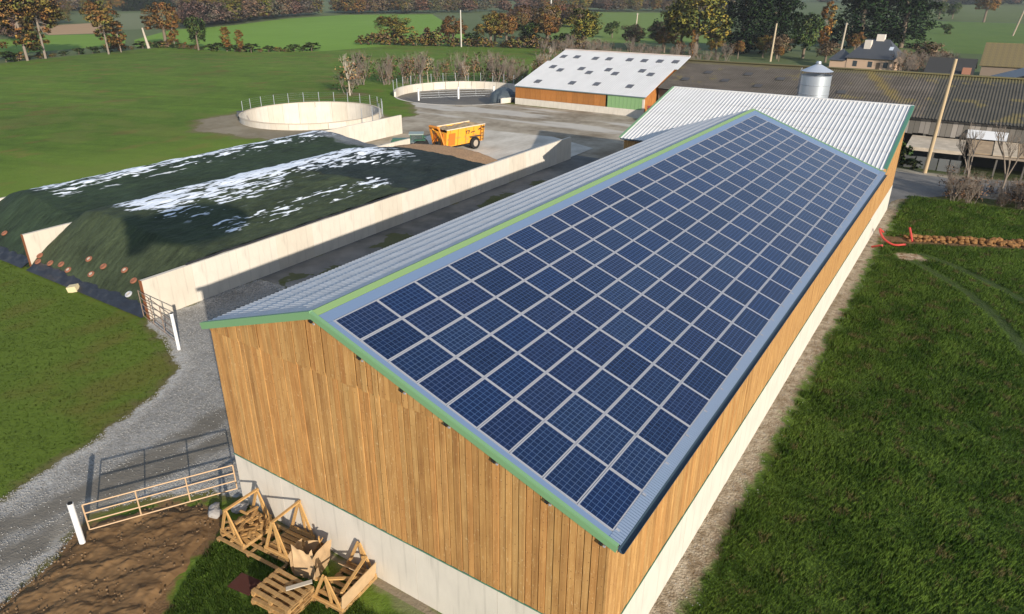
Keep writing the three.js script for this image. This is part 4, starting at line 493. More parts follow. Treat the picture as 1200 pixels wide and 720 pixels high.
// house and sheds beyond
{
  const h = thing('farmhouse', 'small cream house with steep slate hipped roof and two pale chimneys', 'house', null, [-17.6, 0, -168], -0.1); h.scale.setScalar(0.88);
  const wall = M([0.52, 0.36, 0.25], 0.95); part('wall', [bb(-5.5, 5.5, 0, 3.0, -4.5, 4.5), bb(-9.5, -5.5, 0, 2.2, -3.5, 4.4)], wall, h);
  const roof = (x0, x1, z0, z1, y0, y1, hx, hz) => { const P = [[x0, y0, z1], [x1, y0, z1], [x1, y0, z0], [x0, y0, z0], [x0 + hx, y1, (z0 + z1) / 2], [x1 - hx, y1, (z0 + z1) / 2]]; const g = new THREE.BufferGeometry(); const T3 = [[0, 1, 5], [0, 5, 4], [1, 2, 5], [2, 3, 4], [2, 4, 5], [3, 0, 4], [3, 2, 1], [3, 1, 0]]; g.setAttribute('position', new THREE.Float32BufferAttribute(T3.flat().flatMap(i => P[i]), 3)); g.computeVertexNormals(); return g; };
  const sl = M([0.05, 0.054, 0.062], 0.6), rf = part('roof', roof(-6.0, 6.0, -5, 5, 2.95, 7.2, 3.6, 0), sl, h); part('roof', roof(-10, -5.8, -4, 4.8, 2.15, 4.6, 2.0, 0), sl, h);
  part('chimney', [bb(-2.6, -1.1, 3.6, 7.0, 1.3, 2.6)], M([0.62, 0.55, 0.47], 0.9), rf); part('chimney', [bb(-0.6, 1.2, 6.2, 8.3, -0.7, 0.5)], M([0.7, 0.62, 0.52], 0.9), rf); part('skylight', [bx(0.9, 0.08, 1.1, 3.6, 5.3, 2.2, 0.7, 0, 0)], M([0.5, 0.55, 0.6], 0.2), rf);
  for (const x of [-3.5, 0, 3.5]) part('window', [bb(x - 0.5, x + 0.5, 1.0, 2.3, 4.5, 4.54)], M([0.05, 0.06, 0.07], 0.2), h); part('door', [bb(1.4, 2.3, 0, 2.1, 4.5, 4.55)], M([0.12, 0.08, 0.05], 0.7), h); part('porch', [prismZ([[5.0, 2.6], [7.0, 2.6], [6.0, 3.7]], 3.0, 5.2), bb(5.1, 5.3, 0, 2.6, 4.9, 5.1), bb(6.7, 6.9, 0, 2.6, 4.9, 5.1)], wall, h);
  const mossy = MT(tex(256, 256, (u, v) => mix3([0.10, 0.085, 0.06], [0.24, 0.18, 0.07], clamp(tfbm(u, v, 8, 8, 4, 321) * 1.4 - 0.2))), 0.95);
  const gab = (name, label, x0, x1, z0, z1, y0, y1, wm, rm, along) => { const o = thing(name, label, 'shed', null, [(x0 + x1) / 2, 0, (z0 + z1) / 2]); const w = (x1 - x0) / 2, d = (z1 - z0) / 2; part('wall', along ? [prismXZ([[-d, 0], [-d, y0], [0, y1 - 0.1], [d, y0], [d, 0]], -w, w)] : [prismZ([[-w, 0], [-w, y0], [0, y1 - 0.1], [w, y0], [w, 0]], -d, d)], wm, o); const L = along ? Math.hypot(d, y1 - y0) : Math.hypot(w, y1 - y0), a = along ? Math.atan2(y1 - y0, d) : Math.atan2(y1 - y0, w); for (const s of [-1, 1]) part('roof', [along ? bx(2 * w + 0.8, 0.12, L + 0.5, 0, (y0 + y1) / 2 + 0.02, s * (d / 2 + 0.1), s * a) : bx(L + 0.5, 0.12, 2 * d + 0.8, s * (w / 2 + 0.1), (y0 + y1) / 2 + 0.02, 0, 0, 0, -s * a)], rm, o); return o; };
  gab('stone_shed', 'shed with broad yellow mossy roof behind the old barn ridge', 2.5, 26, -172, -155, 3.2, 6.6, M([0.22, 0.17, 0.13], 0.95), mossy, true);
  const sh = gab('brick_shed', 'dark roofed shed with a reddish brick gable beside the mossy roof', -5.2, 1.5, -150, -136, 3.0, 5.0, M([0.05, 0.045, 0.042], 0.95), M([0.05, 0.048, 0.045], 0.9), true); part('brick_gable', [bb(2.0, 3.3, 1.2, 4.2, 6.6, 7.06)], M([0.36, 0.17, 0.11], 0.95), sh);
  const op = gab('open_shed', 'black roofed open shed with pale truss rafters', 3.2, 16, -128, -116, 3.3, 5.6, M([0.02, 0.02, 0.02], 0.95), M([0.03, 0.032, 0.035], 0.4), false); for (let k = 0; k < 5; k++) part('rafter', [bar(V(-6.4, 3.25, 6.05), V(-6.4 + 2.6 * (k + 1), k < 2 ? 3.3 + 0.9 * k : 3.3, 6.05), 0.1, 0.14)], M([0.4, 0.4, 0.4], 0.8), op);
}
// poles
{
  const pole = (label, x, z, h, r, lean = [0, 0], c = [0.36, 0.28, 0.19], arm = true) => { const o = thing('utility_pole', label, 'pole', null, [x, 0, z]); part('pole', [rod(V(0, -0.2, 0), V(lean[0], h, lean[1]), r, r * 0.75, 12)], M(c, 0.9), o); if (arm) { part('crossarm', [bx(0.9, 0.09, 0.09, lean[0], h - 0.35, lean[1])], mSteel, o); for (const s of [-0.38, 0.38]) part('insulator', [cyl(0.05, 0.04, 0.16, lean[0] + s, h - 0.3, lean[1], 8)], M([0.3, 0.32, 0.3], 0.3), o); } };
  pole('tall tan wooden pole standing on the verge by the lean to shelters', 1.35, -68.4, 10.7, 0.19, [0.25, 0.3], [0.44, 0.33, 0.2], false);
  pole('pale pole in the hedgerow behind the slurry pit', -128, -164.6, 10, 0.2, [0, 0], [0.5, 0.46, 0.4], false);
  pole('pale pole far behind the orange oaks', -213, -362, 11.5, 0.4, [0, 0], [0.55, 0.52, 0.48], false);
  pole('thin pole in the pasture behind the white roofed barn', -90.7, -204, 9, 0.2, [0.4, 0], [0.5, 0.42, 0.32]);
  pole('wooden pole rising behind the old barn ridge before the conifers', -41.4, -174, 8.6, 0.25, [0.2, 0], [0.45, 0.36, 0.24], false);
  pole('wooden pole with transformer box beside the slate roofed house', -29.2, -193, 8.4, 0.28, [0.3, 0], [0.4, 0.34, 0.26]);
  pole('leaning pole in the pasture behind the mossy shed', 7.3, -328, 13, 0.3, [2.0, 0], [0.34, 0.27, 0.2], false);
}

// ---------------------------------------------------------------- pallets and transport crates by the gable
const stick = (a, b, w, t, p, m = mTimber, n = 'batten') => part(n, [bar(V(...a), V(...b), w, t)], m, p);
function palletParts(o, y, w = 1.2, d = 1.0, m = mTimber) {
  for (let k = 0; k < 5; k++) { const z = -d / 2 + 0.07 + k * (d - 0.14) / 4; part('deck_board', [bx(w, 0.022, 0.12, 0, y + 0.132, z)], m, o); }
  for (const x of [-w / 2 + 0.06, 0, w / 2 - 0.06]) { part('stringer', [bx(0.1, 0.022, d, x, y + 0.11, 0)], m, o); for (const z of [-d / 2 + 0.07, 0, d / 2 - 0.07]) part('block', [bx(0.1, 0.075, 0.13, x, y + 0.06, z)], m, o); part('runner', [bx(0.1, 0.022, d, x, y + 0.011, 0)], m, o); }
}
function crate(label, pos, ry, opts) { // pallet base carrying triangular end frames
  const o = thing('transport_crate', label, 'crate', 'wooden crates by the gable', pos, ry), { w = 1.7, d = 1.15, h = 1.15, frames = [-1, 1], top = true, tilt = [0, 0] } = opts; o.rotation.order = 'YXZ'; o.rotation.x = tilt[0]; o.rotation.z = tilt[1];
  for (const z of [-d / 2 + 0.05, 0, d / 2 - 0.05]) part('runner', [bx(w, 0.1, 0.09, 0, 0.05, z)], mTimberWeathered, o);
  for (let k = 0; k < 7; k++) part('deck_board', [bx(0.14, 0.025, d, -w / 2 + 0.08 + k * (w - 0.16) / 6, 0.113, 0)], k % 2 ? mTimber : mTimberWeathered, o);
  for (const s of frames) { const x = s * (w / 2 - 0.06); stick([x, 0.13, -d / 2 + 0.06], [x, h, -0.02], 0.05, 0.09, o); stick([x, 0.13, d / 2 - 0.06], [x, h, 0.02], 0.05, 0.09, o); stick([x + 0.03, 0.13, 0.14], [x + 0.03, h - 0.06, 0], 0.04, 0.08, o); stick([x + 0.002, 0.17, -d / 2], [x + 0.002, 0.17, d / 2], 0.06, 0.09, o); }
  if (top) { stick([-w / 2, h + 0.02, 0], [w / 2, h + 0.02, 0], 0.08, 0.06, o); }
  return o;
}
{
  const HP = Math.PI / 2;
  const c1 = crate('wooden crate with triangular ends heaped with loose offcuts beside the tan gate', [-12.45, 0.16, 1.0], HP - 0.05, { tilt: [0, 0.04], w: 1.3, h: 1.3, d: 1.25 });
  for (let k = 0; k < 46; k++) { const x = rr(-0.55, 0.55), z = rr(-0.5, 0.55), a = rr(0, 3.1), L = rr(0.25, 0.6), y = 0.15 + 0.42 * rnd() * (1 - Math.abs(z) * 0.9); stick([x - Math.cos(a) * L / 2, y, z - Math.sin(a) * L / 2], [x + Math.cos(a) * L / 2, y + rr(-0.04, 0.1), z + Math.sin(a) * L / 2], 0.09, 0.025, c1, k % 3 ? mTimber : mTimberWeathered, 'offcut'); }
  crate('empty wooden crate with two triangular end frames in the middle of the pile', [-10.7, 0.2, 0.74], HP + 0.08, { tilt: [0, -0.03], w: 1.25, h: 1.35, d: 1.05 });
  const c3 = crate('wooden crate with cardboard sides and slanted battens at the end of the pile', [-8.05, 0.0, 0.93], HP + 0.08, { w: 1.65, h: 1.22, d: 1.15, top: false });
  const card = MT(tex(128, 128, (u, v) => sc3([0.50, 0.34, 0.19], 0.85 + 0.25 * tfbm(u, v, 6, 6, 4, 331))), 0.9);
  part('cardboard_side', [bx(1.55, 0.6, 0.02, 0.0, 0.42, 0.58, 0.14)], card, c3); part('cardboard_side', [bx(0.02, 0.4, 1.0, 0.45, 0.38, 0, 0, 0, 0.7)], card, c3); stick([-0.7, 0.82, -0.45], [0.1, 0.62, 0.5], 0.09, 0.05, c3); stick([-0.6, 0.72, 0.5], [0.72, 0.85, 0.3], 0.09, 0.05, c3); stick([-0.3, 0.25, 0.35], [-0.65, 0.72, 0.5], 0.08, 0.05, c3); stick([-0.75, 0.35, 0.5], [0.5, 0.6, 0.52], 0.07, 0.05, c3);
  const f = thing('cardboard_box', 'crumpled open cardboard box standing between the crates', 'box', null, [-9.5, 0, 0.95], 0.35); const sx = [[-0.38, -0.35], [0.4, -0.4], [0.36, 0.4], [-0.4, 0.36]]; const m2 = card.clone(); m2.side = THREE.DoubleSide;
  for (let k = 0; k < 4; k++) { const a = sx[k], b = sx[(k + 1) % 4], g = new THREE.PlaneGeometry(1, 1, 8, 8), P = g.attributes.position; for (let i = 0; i < P.count; i++) { const u = P.getX(i) + 0.5, v = P.getY(i) + 0.5, s = 1 + 0.25 * v * (k % 2 ? 1 : -0.4); P.setXYZ(i, lerp(a[0], b[0], u) * s + 0.14 * v * (vn(u * 4, v * 4 + k * 7, 9) - 0.5), 0.02 + v * (0.85 + 0.2 * (k % 3) * vn(u * 3, k, 4)), lerp(a[1], b[1], u) * s + 0.16 * v * (vn(u * 4 + 9, v * 4 + k, 8) - 0.5)); } g.computeVertexNormals(); part('flap', [g], m2, f); }
  stick([0.3, 0.02, -0.36], [0.2, 1.1, -0.32], 0.09, 0.04, f); stick([-0.3, 0.02, -0.3], [0.3, 1.02, -0.36], 0.08, 0.03, f);
  for (let k = 0; k < 4; k++) { const p = thing('pallet', k === 3 ? 'topmost wooden pallet of the short stack on the grass' : k === 0 ? 'bottom wooden pallet of the short stack on the grass' : k === 1 ? 'second pallet from the ground in the short stack' : 'third pallet from the ground in the short stack', 'pallet', 'pallets stacked on the grass', [-9.2 + rr(-0.07, 0.07), k * 0.148, 2.27 + rr(-0.05, 0.05)], 0.06 + rr(-0.07, 0.07)); palletParts(p, 0.01, 1.5, 1.05, k % 2 ? mTimberWeathered : mTimber); }
  const lp = thing('pallet', 'weathered long pallet lying under the two crates', 'pallet', null, [-11.65, 0, 0.98], 0.06); palletParts(lp, 0.01, 2.9, 1.5, mTimberWeathered);
  single('plank', [bar(V(-9.0, 0.66, 2.3), V(-8.55, 0.7, 1.7), 0.14, 0.03)], M([0.45, 0.4, 0.32], 0.9), 'pale loose plank lying across the top of the pallet stack', 'plank');
  const mat = thing('rubber_mat', 'flat reddish brown mat lying on the grass beside the pallets', 'mat', null, [-10.72, 0.05, 2.5], 0.15); part('sheet', [bx(0.85, 0.025, 0.6)], M([0.075, 0.028, 0.02], 0.9), mat);
  // rubble at the corner
  for (let k = 0; k < 6; k++) { const g = new THREE.IcosahedronGeometry(rr(0.12, 0.3), 1), P = g.attributes.position; for (let i = 0; i < P.count; i++) { const n = 0.75 + 0.5 * vn(P.getX(i) * 9 + k * 5, P.getY(i) * 9 + P.getZ(i) * 7, 12); P.setXYZ(i, P.getX(i) * n, P.getY(i) * n * 0.7, P.getZ(i) * n); } g.computeVertexNormals(); g.translate(-14.1 + rr(-0.5, 0.7), 0.08, 0.75 + rr(-0.5, 0.4)); single('stone', [g], M(sc3([0.31, 0.29, 0.27], rr(0.6, 1.1)), 0.95), 'grey stone in the rubble at the barn corner by the tan gate', 'stone', 'rubble stones at the barn corner'); }
}

// ---------------------------------------------------------------- trench, pipes, soil
{
  const clod = []; const n = 1100; for (let k = 0; k < n; k++) { const t = Math.pow(rnd(), 0.8), c = [lerp(1.9, 24, t), lerp(-44.9, -54.7, t)], s = rr(-0.9, 0.9) * Math.sqrt(rnd()), r = rr(0.05, 0.2) * (1 - Math.abs(s) * 0.5); const g = new THREE.IcosahedronGeometry(r, 1), P = g.attributes.position; for (let i = 0; i < P.count; i++) { const q = 0.7 + 0.6 * vn(P.getX(i) * 8 + k, P.getZ(i) * 8 + P.getY(i) * 6, 13); P.setXYZ(i, P.getX(i) * q * 1.2, P.getY(i) * q * 0.8, P.getZ(i) * q); } g.computeVertexNormals(); g.translate(c[0] + rr(-0.2, 0.2), 0.05 + (0.3 - Math.abs(s) * 0.4) * rnd(), c[1] + s); clod.push(g); }
  const o = single('soil_ridge', clod, MT(rep(tex(128, 128, (u, v) => mix3([0.13, 0.062, 0.022], [0.32, 0.17, 0.065], tfbm(u, v, 8, 8, 4, 341))), 2, 2), 0.95), 'ridge of orange brown clods thrown up along the trench', 'soil'); o.userData.kind = 'stuff';
  const red = M([0.50, 0.055, 0.04], 0.5); const tube = (label, pts) => { const c = new THREE.CatmullRomCurve3(pts.map(p => V(...p))); const o = thing('red_pipe', label, 'pipe', 'red pipes sticking out of the trench'); part('hose', [new THREE.TubeGeometry(c, 30, 0.075, 10)], red, o); const e = c.getPoint(1), e2 = c.getPoint(0.985); part('open_end', [rod(e2, e.clone().add(e.clone().sub(e2).multiplyScalar(0.4)), 0.08, 0.08, 12)], M([0.35, 0.03, 0.03], 0.6), o); };
  tube('bright red flexible pipe curving in a loop by the wall', [[0.7, 0.3, -44.9], [0.5, 0.75, -43.9], [1.0, 0.35, -43.0], [1.7, 0.15, -42.7], [2.4, 0.25, -42.9]]);
  tube('short straight red pipe poking out of the trench soil', [[2.7, 0.05, -44.5], [2.5, 0.45, -44.9], [2.3, 0.8, -45.3]]);
  tube('short red pipe stub at the foot of the white plinth', [[0.45, 0.05, -41.7], [0.8, 0.25, -41.5], [1.1, 0.4, -41.3]]);
}

// ---------------------------------------------------------------- the photographer's tethered blimp above the camera, which shades the big heap
{
  const o = thing('tethered_blimp', 'small white tethered blimp floating above the viewpoint', 'blimp', null, [4.861 + 2.2, 16.765 + 2.3, 11.538 + 1.2], Math.atan2(-0.45, 0.89));
  const prof = []; for (let k = 0; k <= 28; k++) { const t = k / 28; prof.push(new THREE.Vector2(Math.max(0.001, 1.35 * Math.pow(Math.sin(Math.PI * Math.pow(t, 0.85)), 0.62)), (t - 0.5) * 7.6)); } const g = new THREE.LatheGeometry(prof, 32); g.rotateX(Math.PI / 2); part('envelope', [g], M([0.8, 0.8, 0.8], 0.5), o);
  for (let k = 0; k < 3; k++) { const s = new THREE.Shape(); s.moveTo(0, 0.4); s.lineTo(1.3, 1.5); s.lineTo(2.1, 1.5); s.lineTo(1.9, 0.1); const f = new THREE.ExtrudeGeometry(s, { depth: 0.08, bevelEnabled: false }); f.translate(1.6, 0, -0.04); f.rotateY(-Math.PI / 2); f.rotateZ(k * Math.PI * 2 / 3 + Math.PI); part('fin', [f], M([0.7, 0.2, 0.15], 0.5), o); }
}

// ---------------------------------------------------------------- vegetation
function leafCloud(lobes, n, size, cols, clumps = 60) { // lobes: [x, y, z, rx, ry, rz]; many small bent leaf faces in clumps
  const P = [], C = [], N = [], I = []; const cs = []; const mid = V(lobes[0][0], lobes[0][1] - 0.5, lobes[0][2]); const vol = lobes.map(l => Math.pow(l[3] * l[4] * l[5], 0.62)), tot = vol.reduce((a, b) => a + b); 
  for (let k = 0; k < clumps; k++) { let r = rnd() * tot, i = 0; while (r > vol[i] && i < lobes.length - 1) { r -= vol[i]; i++; } const l = lobes[i]; const u = V(rr(-1, 1), rr(-1, 1), rr(-1, 1)).normalize().multiplyScalar(Math.pow(rnd(), 0.35)); cs.push([l[0] + u.x * l[3], l[1] + u.y * l[4], l[2] + u.z * l[5], 0.22 * Math.cbrt(l[3] * l[4] * l[5]) * rr(0.7, 1.4), rnd(), pick(cols)]); }
  for (let k = 0; k < n; k++) {
    const c = cs[k % clumps], d = V(rr(-1, 1), rr(-1, 1), rr(-1, 1)).normalize().multiplyScalar(c[3] * Math.pow(rnd(), 0.5)), p = V(c[0] + d.x * 1.15, c[1] + d.y * 0.85, c[2] + d.z * 1.15), s = size * rr(0.6, 1.3);
    const a = V(rr(-1, 1), rr(-0.6, 0.6), rr(-1, 1)).normalize(), b = V(rr(-1, 1), rr(-1, 1), rr(-1, 1)).cross(a).normalize(), nn = a.clone().cross(b); if (nn.y < 0) nn.negate();
    const no = p.clone().sub(mid).normalize().multiplyScalar(0.9).addScaledVector(d.clone().normalize(), 0.5).addScaledVector(nn, 0.35).add(V(0, 0.25, 0)).normalize(), col = sc3(mix3(c[5], pick(cols), 0.25 * rnd()), rr(0.86, 1.14)), q = P.length / 3;
    for (const [i, j, h] of [[-0.5, 0, 0], [0, -0.42, 0.12], [0.5, 0, 0], [0, 0.42, 0.12]]) { P.push(p.x + s * (a.x * i + b.x * j + nn.x * h), p.y + s * (a.y * i + b.y * j + nn.y * h), p.z + s * (a.z * i + b.z * j + nn.z * h)); C.push(...col); N.push(no.x, no.y, no.z); }
    I.push(q, q + 1, q + 2, q, q + 2, q + 3);
  }
  const g = new THREE.BufferGeometry(); g.setAttribute('position', new THREE.Float32BufferAttribute(P, 3)); g.setAttribute('normal', new THREE.Float32BufferAttribute(N, 3)); g.setAttribute('color', new THREE.Float32BufferAttribute(C, 3)); g.setIndex(I); return g;
}
const mLeaf = new THREE.MeshPhysicalMaterial({ specularIntensity: 0.2, color: new THREE.Color().setRGB(1.7, 1.65, 1.6), vertexColors: true, roughness: 0.9, side: THREE.DoubleSide });
const mBark = M([0.16, 0.125, 0.09], 0.95), mBarkPale = M([0.42, 0.36, 0.29], 0.95), mBarkGrey = M([0.22, 0.18, 0.145], 0.95);
function branches(out, p, dir, len, r, depth, spread, kids, up = 0.25) {
  const q = p.clone().addScaledVector(dir, len); out.push(rod(p, q, r, r * 0.65, depth > 1 ? 6 : 4)); if (depth <= 0) return;
  for (let k = 0; k < kids; k++) { const d = dir.clone().add(V(rr(-1, 1), rr(-0.5, 1) * 0.8, rr(-1, 1)).multiplyScalar(spread)).add(V(0, up, 0)).normalize(); branches(out, p.clone().lerp(q, rr(0.55, 1)), d, len * rr(0.55, 0.85), r * 0.6, depth - 1, spread, kids, up); }
}
const RUST = [[0.155, 0.08, 0.028], [0.18, 0.10, 0.032], [0.13, 0.085, 0.03], [0.115, 0.095, 0.03], [0.19, 0.085, 0.03]], HAZY_BROWN = [[0.14, 0.10, 0.06], [0.12, 0.095, 0.06], [0.16, 0.105, 0.06], [0.10, 0.09, 0.05], [0.115, 0.08, 0.055]], OLIVE = [[0.12, 0.105, 0.025], [0.09, 0.10, 0.025], [0.17, 0.13, 0.03], [0.20, 0.12, 0.03]], GREEN = [[0.03, 0.055, 0.018], [0.045, 0.075, 0.02], [0.06, 0.075, 0.022]], CONIF = [[0.006, 0.015, 0.006], [0.009, 0.021, 0.007], [0.014, 0.027, 0.008]], YEL = [[0.15, 0.14, 0.025], [0.10, 0.105, 0.025], [0.20, 0.15, 0.03], [0.06, 0.075, 0.02]], BROWN = [[0.12, 0.075, 0.045], [0.15, 0.085, 0.05], [0.10, 0.07, 0.045], [0.17, 0.11, 0.07]];  // the greyed brown palette for the woods carries distance haze in its colours
function treeProto(name, lobes, n, size, cols, trunkH, trunkR, clumps, bark = mBark) { // unit height about 10 m, placed out of the loop below
  const o = new THREE.Group(); o.name = name; const tr = []; tr.push(rod(V(0, -0.2, 0), V(0.1, trunkH, 0.05), trunkR, trunkR * 0.7, 9)); for (let k = 0; k < 6; k++) { const l = lobes[k % lobes.length]; tr.push(rod(V(0.1, trunkH * rr(0.7, 0.98), 0.05), V(l[0] + rr(-0.5, 0.5) * l[3], l[1] + rr(-0.2, 0.3) * l[4], l[2] + rr(-0.5, 0.5) * l[5]), trunkR * 0.45, trunkR * 0.12, 5)); }
  part('trunk', tr, bark, o); part('crown', [leafCloud(lobes, n, size, cols, clumps)], mLeaf, o); return o;
}
const protos = {
  oak: treeProto('oak_tree', [[0, 6.4, 0, 3.6, 2.6, 3.4], [2.0, 5.0, 0.6, 2.4, 2.0, 2.2], [-2.2, 5.3, -0.4, 2.4, 1.9, 2.4], [0.3, 8.2, 0.2, 2.0, 1.6, 2.0]], 8500, 0.25, RUST, 5.2, 0.38, 110),
  oak2: treeProto('oak_tree', [[0, 6.0, 0, 3.4, 2.8, 3.2], [1.6, 7.4, -0.6, 2.2, 1.7, 2.2], [-1.7, 4.4, 0.8, 2.6, 1.8, 2.4], [1.6, 3.8, 0.6, 2.2, 1.6, 2.2]], 8500, 0.25, OLIVE, 5, 0.36, 110),
  yel: treeProto('oak_tree', [[0, 6.0, 0, 4.2, 3.2, 4.0], [2.2, 4.6, 0.4, 2.6, 2.6, 2.6], [-2.4, 5.0, 0, 2.8, 2.4, 2.6], [0, 8.6, 0, 2.2, 1.4, 2.2]], 5200, 0.36, YEL, 4, 0.42, 150),
  pollard: treeProto('pollard_oak', [[0.2, 7.4, 0, 3.0, 2.5, 2.9], [-1.2, 8.4, 0.4, 1.9, 1.4, 1.9], [1.5, 6.4, -0.4, 1.9, 1.5, 1.9], [0, 2.9, 0, 1.6, 2.2, 1.6], [0.4, 5.0, 0.2, 1.9, 1.8, 1.8]], 8500, 0.25, [...RUST, ...OLIVE], 7, 0.17, 120, mBarkGrey),
  column: treeProto('pollard_oak', [[0, 6.0, 0, 1.9, 3.4, 1.9], [0.2, 2.8, 0.2, 1.8, 2.2, 1.7], [0, 8.4, 0, 1.3, 1.4, 1.3]], 4200, 0.32, [[0.24, 0.11, 0.03], [0.18, 0.09, 0.025], [0.13, 0.10, 0.03]], 6.5, 0.16, 100, mBarkGrey),
  conifer: treeProto('conifer_tree', [[0, 3.6, 0, 3.9, 3.4, 3.7], [0.5, 1.4, 0.4, 3.4, 1.6, 3.2], [1.3, 6.6, 0.4, 2.6, 2.4, 2.4], [-1.4, 6.2, -0.5, 2.6, 2.6, 2.4], [0.1, 8.6, 0, 1.9, 1.6, 1.9]], 9500, 0.30, CONIF, 6, 0.34, 240),
  green: treeProto('broadleaf_tree', [[0, 5.0, 0, 3.4, 3.2, 3.2], [1.6, 6.6, 0.3, 2.2, 2.0, 2.2], [-1.8, 4.0, -0.3, 2.6, 2.6, 2.4]], 4600, 0.34, GREEN, 5, 0.3, 130),
  wood: treeProto('oak_tree', [[0, 5.6, 0, 3.6, 3.2, 3.4], [2.0, 4.6, 0.6, 2.4, 2.6, 2.2], [-2.2, 5.0, -0.4, 2.4, 2.4, 2.4]], 4200, 0.34, HAZY_BROWN, 5.2, 0.38, 120),
  bush: treeProto('hedge_bush', [[0, 1.3, 0, 1.7, 1.3, 1.4], [1.1, 1.0, 0.3, 1.1, 0.9, 1.0]], 900, 0.3, [...BROWN, ...OLIVE], 1.0, 0.08, 40),
  gbush: treeProto('hedge_bush', [[0, 1.2, 0, 1.6, 1.2, 1.4], [1.0, 0.9, 0.3, 1.1, 0.9, 1.0]], 900, 0.3, GREEN, 1.0, 0.08, 40),
};
function bareProto(name, h, r, bark, depth, spread, kids, twig, cols) { const o = new THREE.Group(); o.name = name; const g = []; branches(g, V(0, -0.1, 0), V(0.03, 1, 0.02).normalize(), h * 0.42, r, depth, spread, kids); part('trunk', g, bark, o); if (twig) part('crown', [leafCloud([[0, h * 0.66, 0, h * 0.22, h * 0.32, h * 0.22]], twig, 0.2, cols, 60)], mLeaf, o); return o; }
protos.column.name = 'pollard_oak';
protos.birch = bareProto('bare_birch', 5.2, 0.09, mBarkPale, 4, 0.5, 3, 260, [[0.3, 0.2, 0.09], [0.24, 0.15, 0.07], [0.2, 0.1, 0.05]]);
protos.birch2 = bareProto('bare_birch', 5.0, 0.07, mBarkGrey, 4, 0.6, 3, 420, [[0.2, 0.10, 0.05], [0.24, 0.12, 0.06], [0.16, 0.12, 0.06]]);
protos.ash = bareProto('bare_tree', 7, 0.14, mBarkGrey, 5, 0.55, 3, 0, null);
protos.shrub = (() => { const o = new THREE.Group(); o.name = 'bare_shrub'; const g = []; for (let k = 0; k < 9; k++) branches(g, V(rr(-0.3, 0.3), -0.05, rr(-0.3, 0.3)), V(rr(-0.5, 0.5), 1, rr(-0.5, 0.5)).normalize(), rr(0.9, 1.5), 0.025, 3, 0.5, 3); part('stem', g, mBarkGrey, o); part('crown', [leafCloud([[0, 1.5, 0, 1.2, 1.2, 1.2]], 240, 0.13, BROWN, 50)], mLeaf, o); return o; })();
function plant(kind, x, z, h, label, cat, group, wide = 1) { const p = protos[kind], base = { oak: 10, oak2: 9.4, yel: 10, pollard: 10, column: 9.9, conifer: 10.4, green: 8.8, bush: 2.6, gbush: 2.5, wood: 8.8, birch: 5.6, birch2: 5.6, ash: 8, shrub: 3 }[kind], s = h / base; const c = copy(p, label, [x, -0.02, z], rr(0, 6.28), [s * wide, s, s * wide], group); c.userData.category = cat; return c; }
const HG = 'trees in the left hedgerow', HC = 'trees in the hedgerow behind the slurry pit';
for (const [k, x, z, h, l, w] of [['pollard', -188, -66, 18, 'tall russet pollard at the outer end of the left hedgerow'], ['pollard', -186, -72.5, 17.5, 'tall pollard oak with pale trunk and clothed stem, second in the hedgerow'], ['pollard', -188, -77.5, 16, 'pollard oak beside the twin pale trunks of the left hedgerow'], ['pollard', -187, -92.5, 13, 'broad crowned amber pollard standing alone in the left hedgerow', 1.15], ['column', -190, -97.5, 8, 'squat amber pollard with dark ivy at its foot', 1.4], ['oak', -197, -115, 12.5, 'spreading orange oak behind the hedgerow gap'], ['column', -192, -114.5, 8.5, 'narrow orange brown column pollard in the hedgerow', 1.0], ['green', -179, -113, 9.6, 'dark olive tree with a bushy foot in the hedgerow', 0.8], ['column', -170.5, -115.8, 6.4, 'small rusty column tree with pale foot', 1.1], ['column', -165.4, -116.3, 5.8, 'small pale rusty column tree next to the pale footed one', 1.0]]) plant(k, x, z, h, l, 'tree', HG, w || 1.1);
{ const o = thing('dead_trunk', 'bare pale leaning tree stub in the hedgerow gap', 'tree', null, [-195, 0, -108.4]); part('trunk', [rod(V(0, 0, 0), V(-0.8, 3, 0), 0.42, 0.3, 9), rod(V(-0.8, 3, 0), V(-1.0, 5.4, 0.2), 0.3, 0.22, 9)], mBarkPale, o); }
for (const [k, x, z, h, l, w] of [['oak2', -150, -160.5, 8.4, 'round golden olive oak at the start of the middle hedgerow', 1.9], ['bush', -139, -164.5, 5.2, 'low olive bush between the two golden oaks', 1.1], ['oak', -133.5, -168, 8.6, 'bright orange oak beside the pale hedgerow pole', 1.25], ['oak2', -123, -172.4, 10, 'tall russet oak with bare tips in the middle hedgerow', 1.2], ['oak', -119, -175, 9.6, 'orange oak leaning against the taller russet one', 1.15], ['green', -111.6, -176.8, 7.6, 'dark green tree between orange oaks', 1.3], ['oak', -106, -177, 10.2, 'tall flame orange oak behind the white roofed barn', 1.1], ['yel', -96.4, -180.4, 11.2, 'large round yellow green oak at the end of the middle hedgerow', 1.3], ['gbush', -101, -178, 4.5, 'dark green bush under the flame orange oak', 1.2], ['gbush', -128.5, -170, 4, 'dark green bush at the foot of the hedgerow pole', 1.2]]) plant(k, x, z, h, l, 'tree', HC, w);
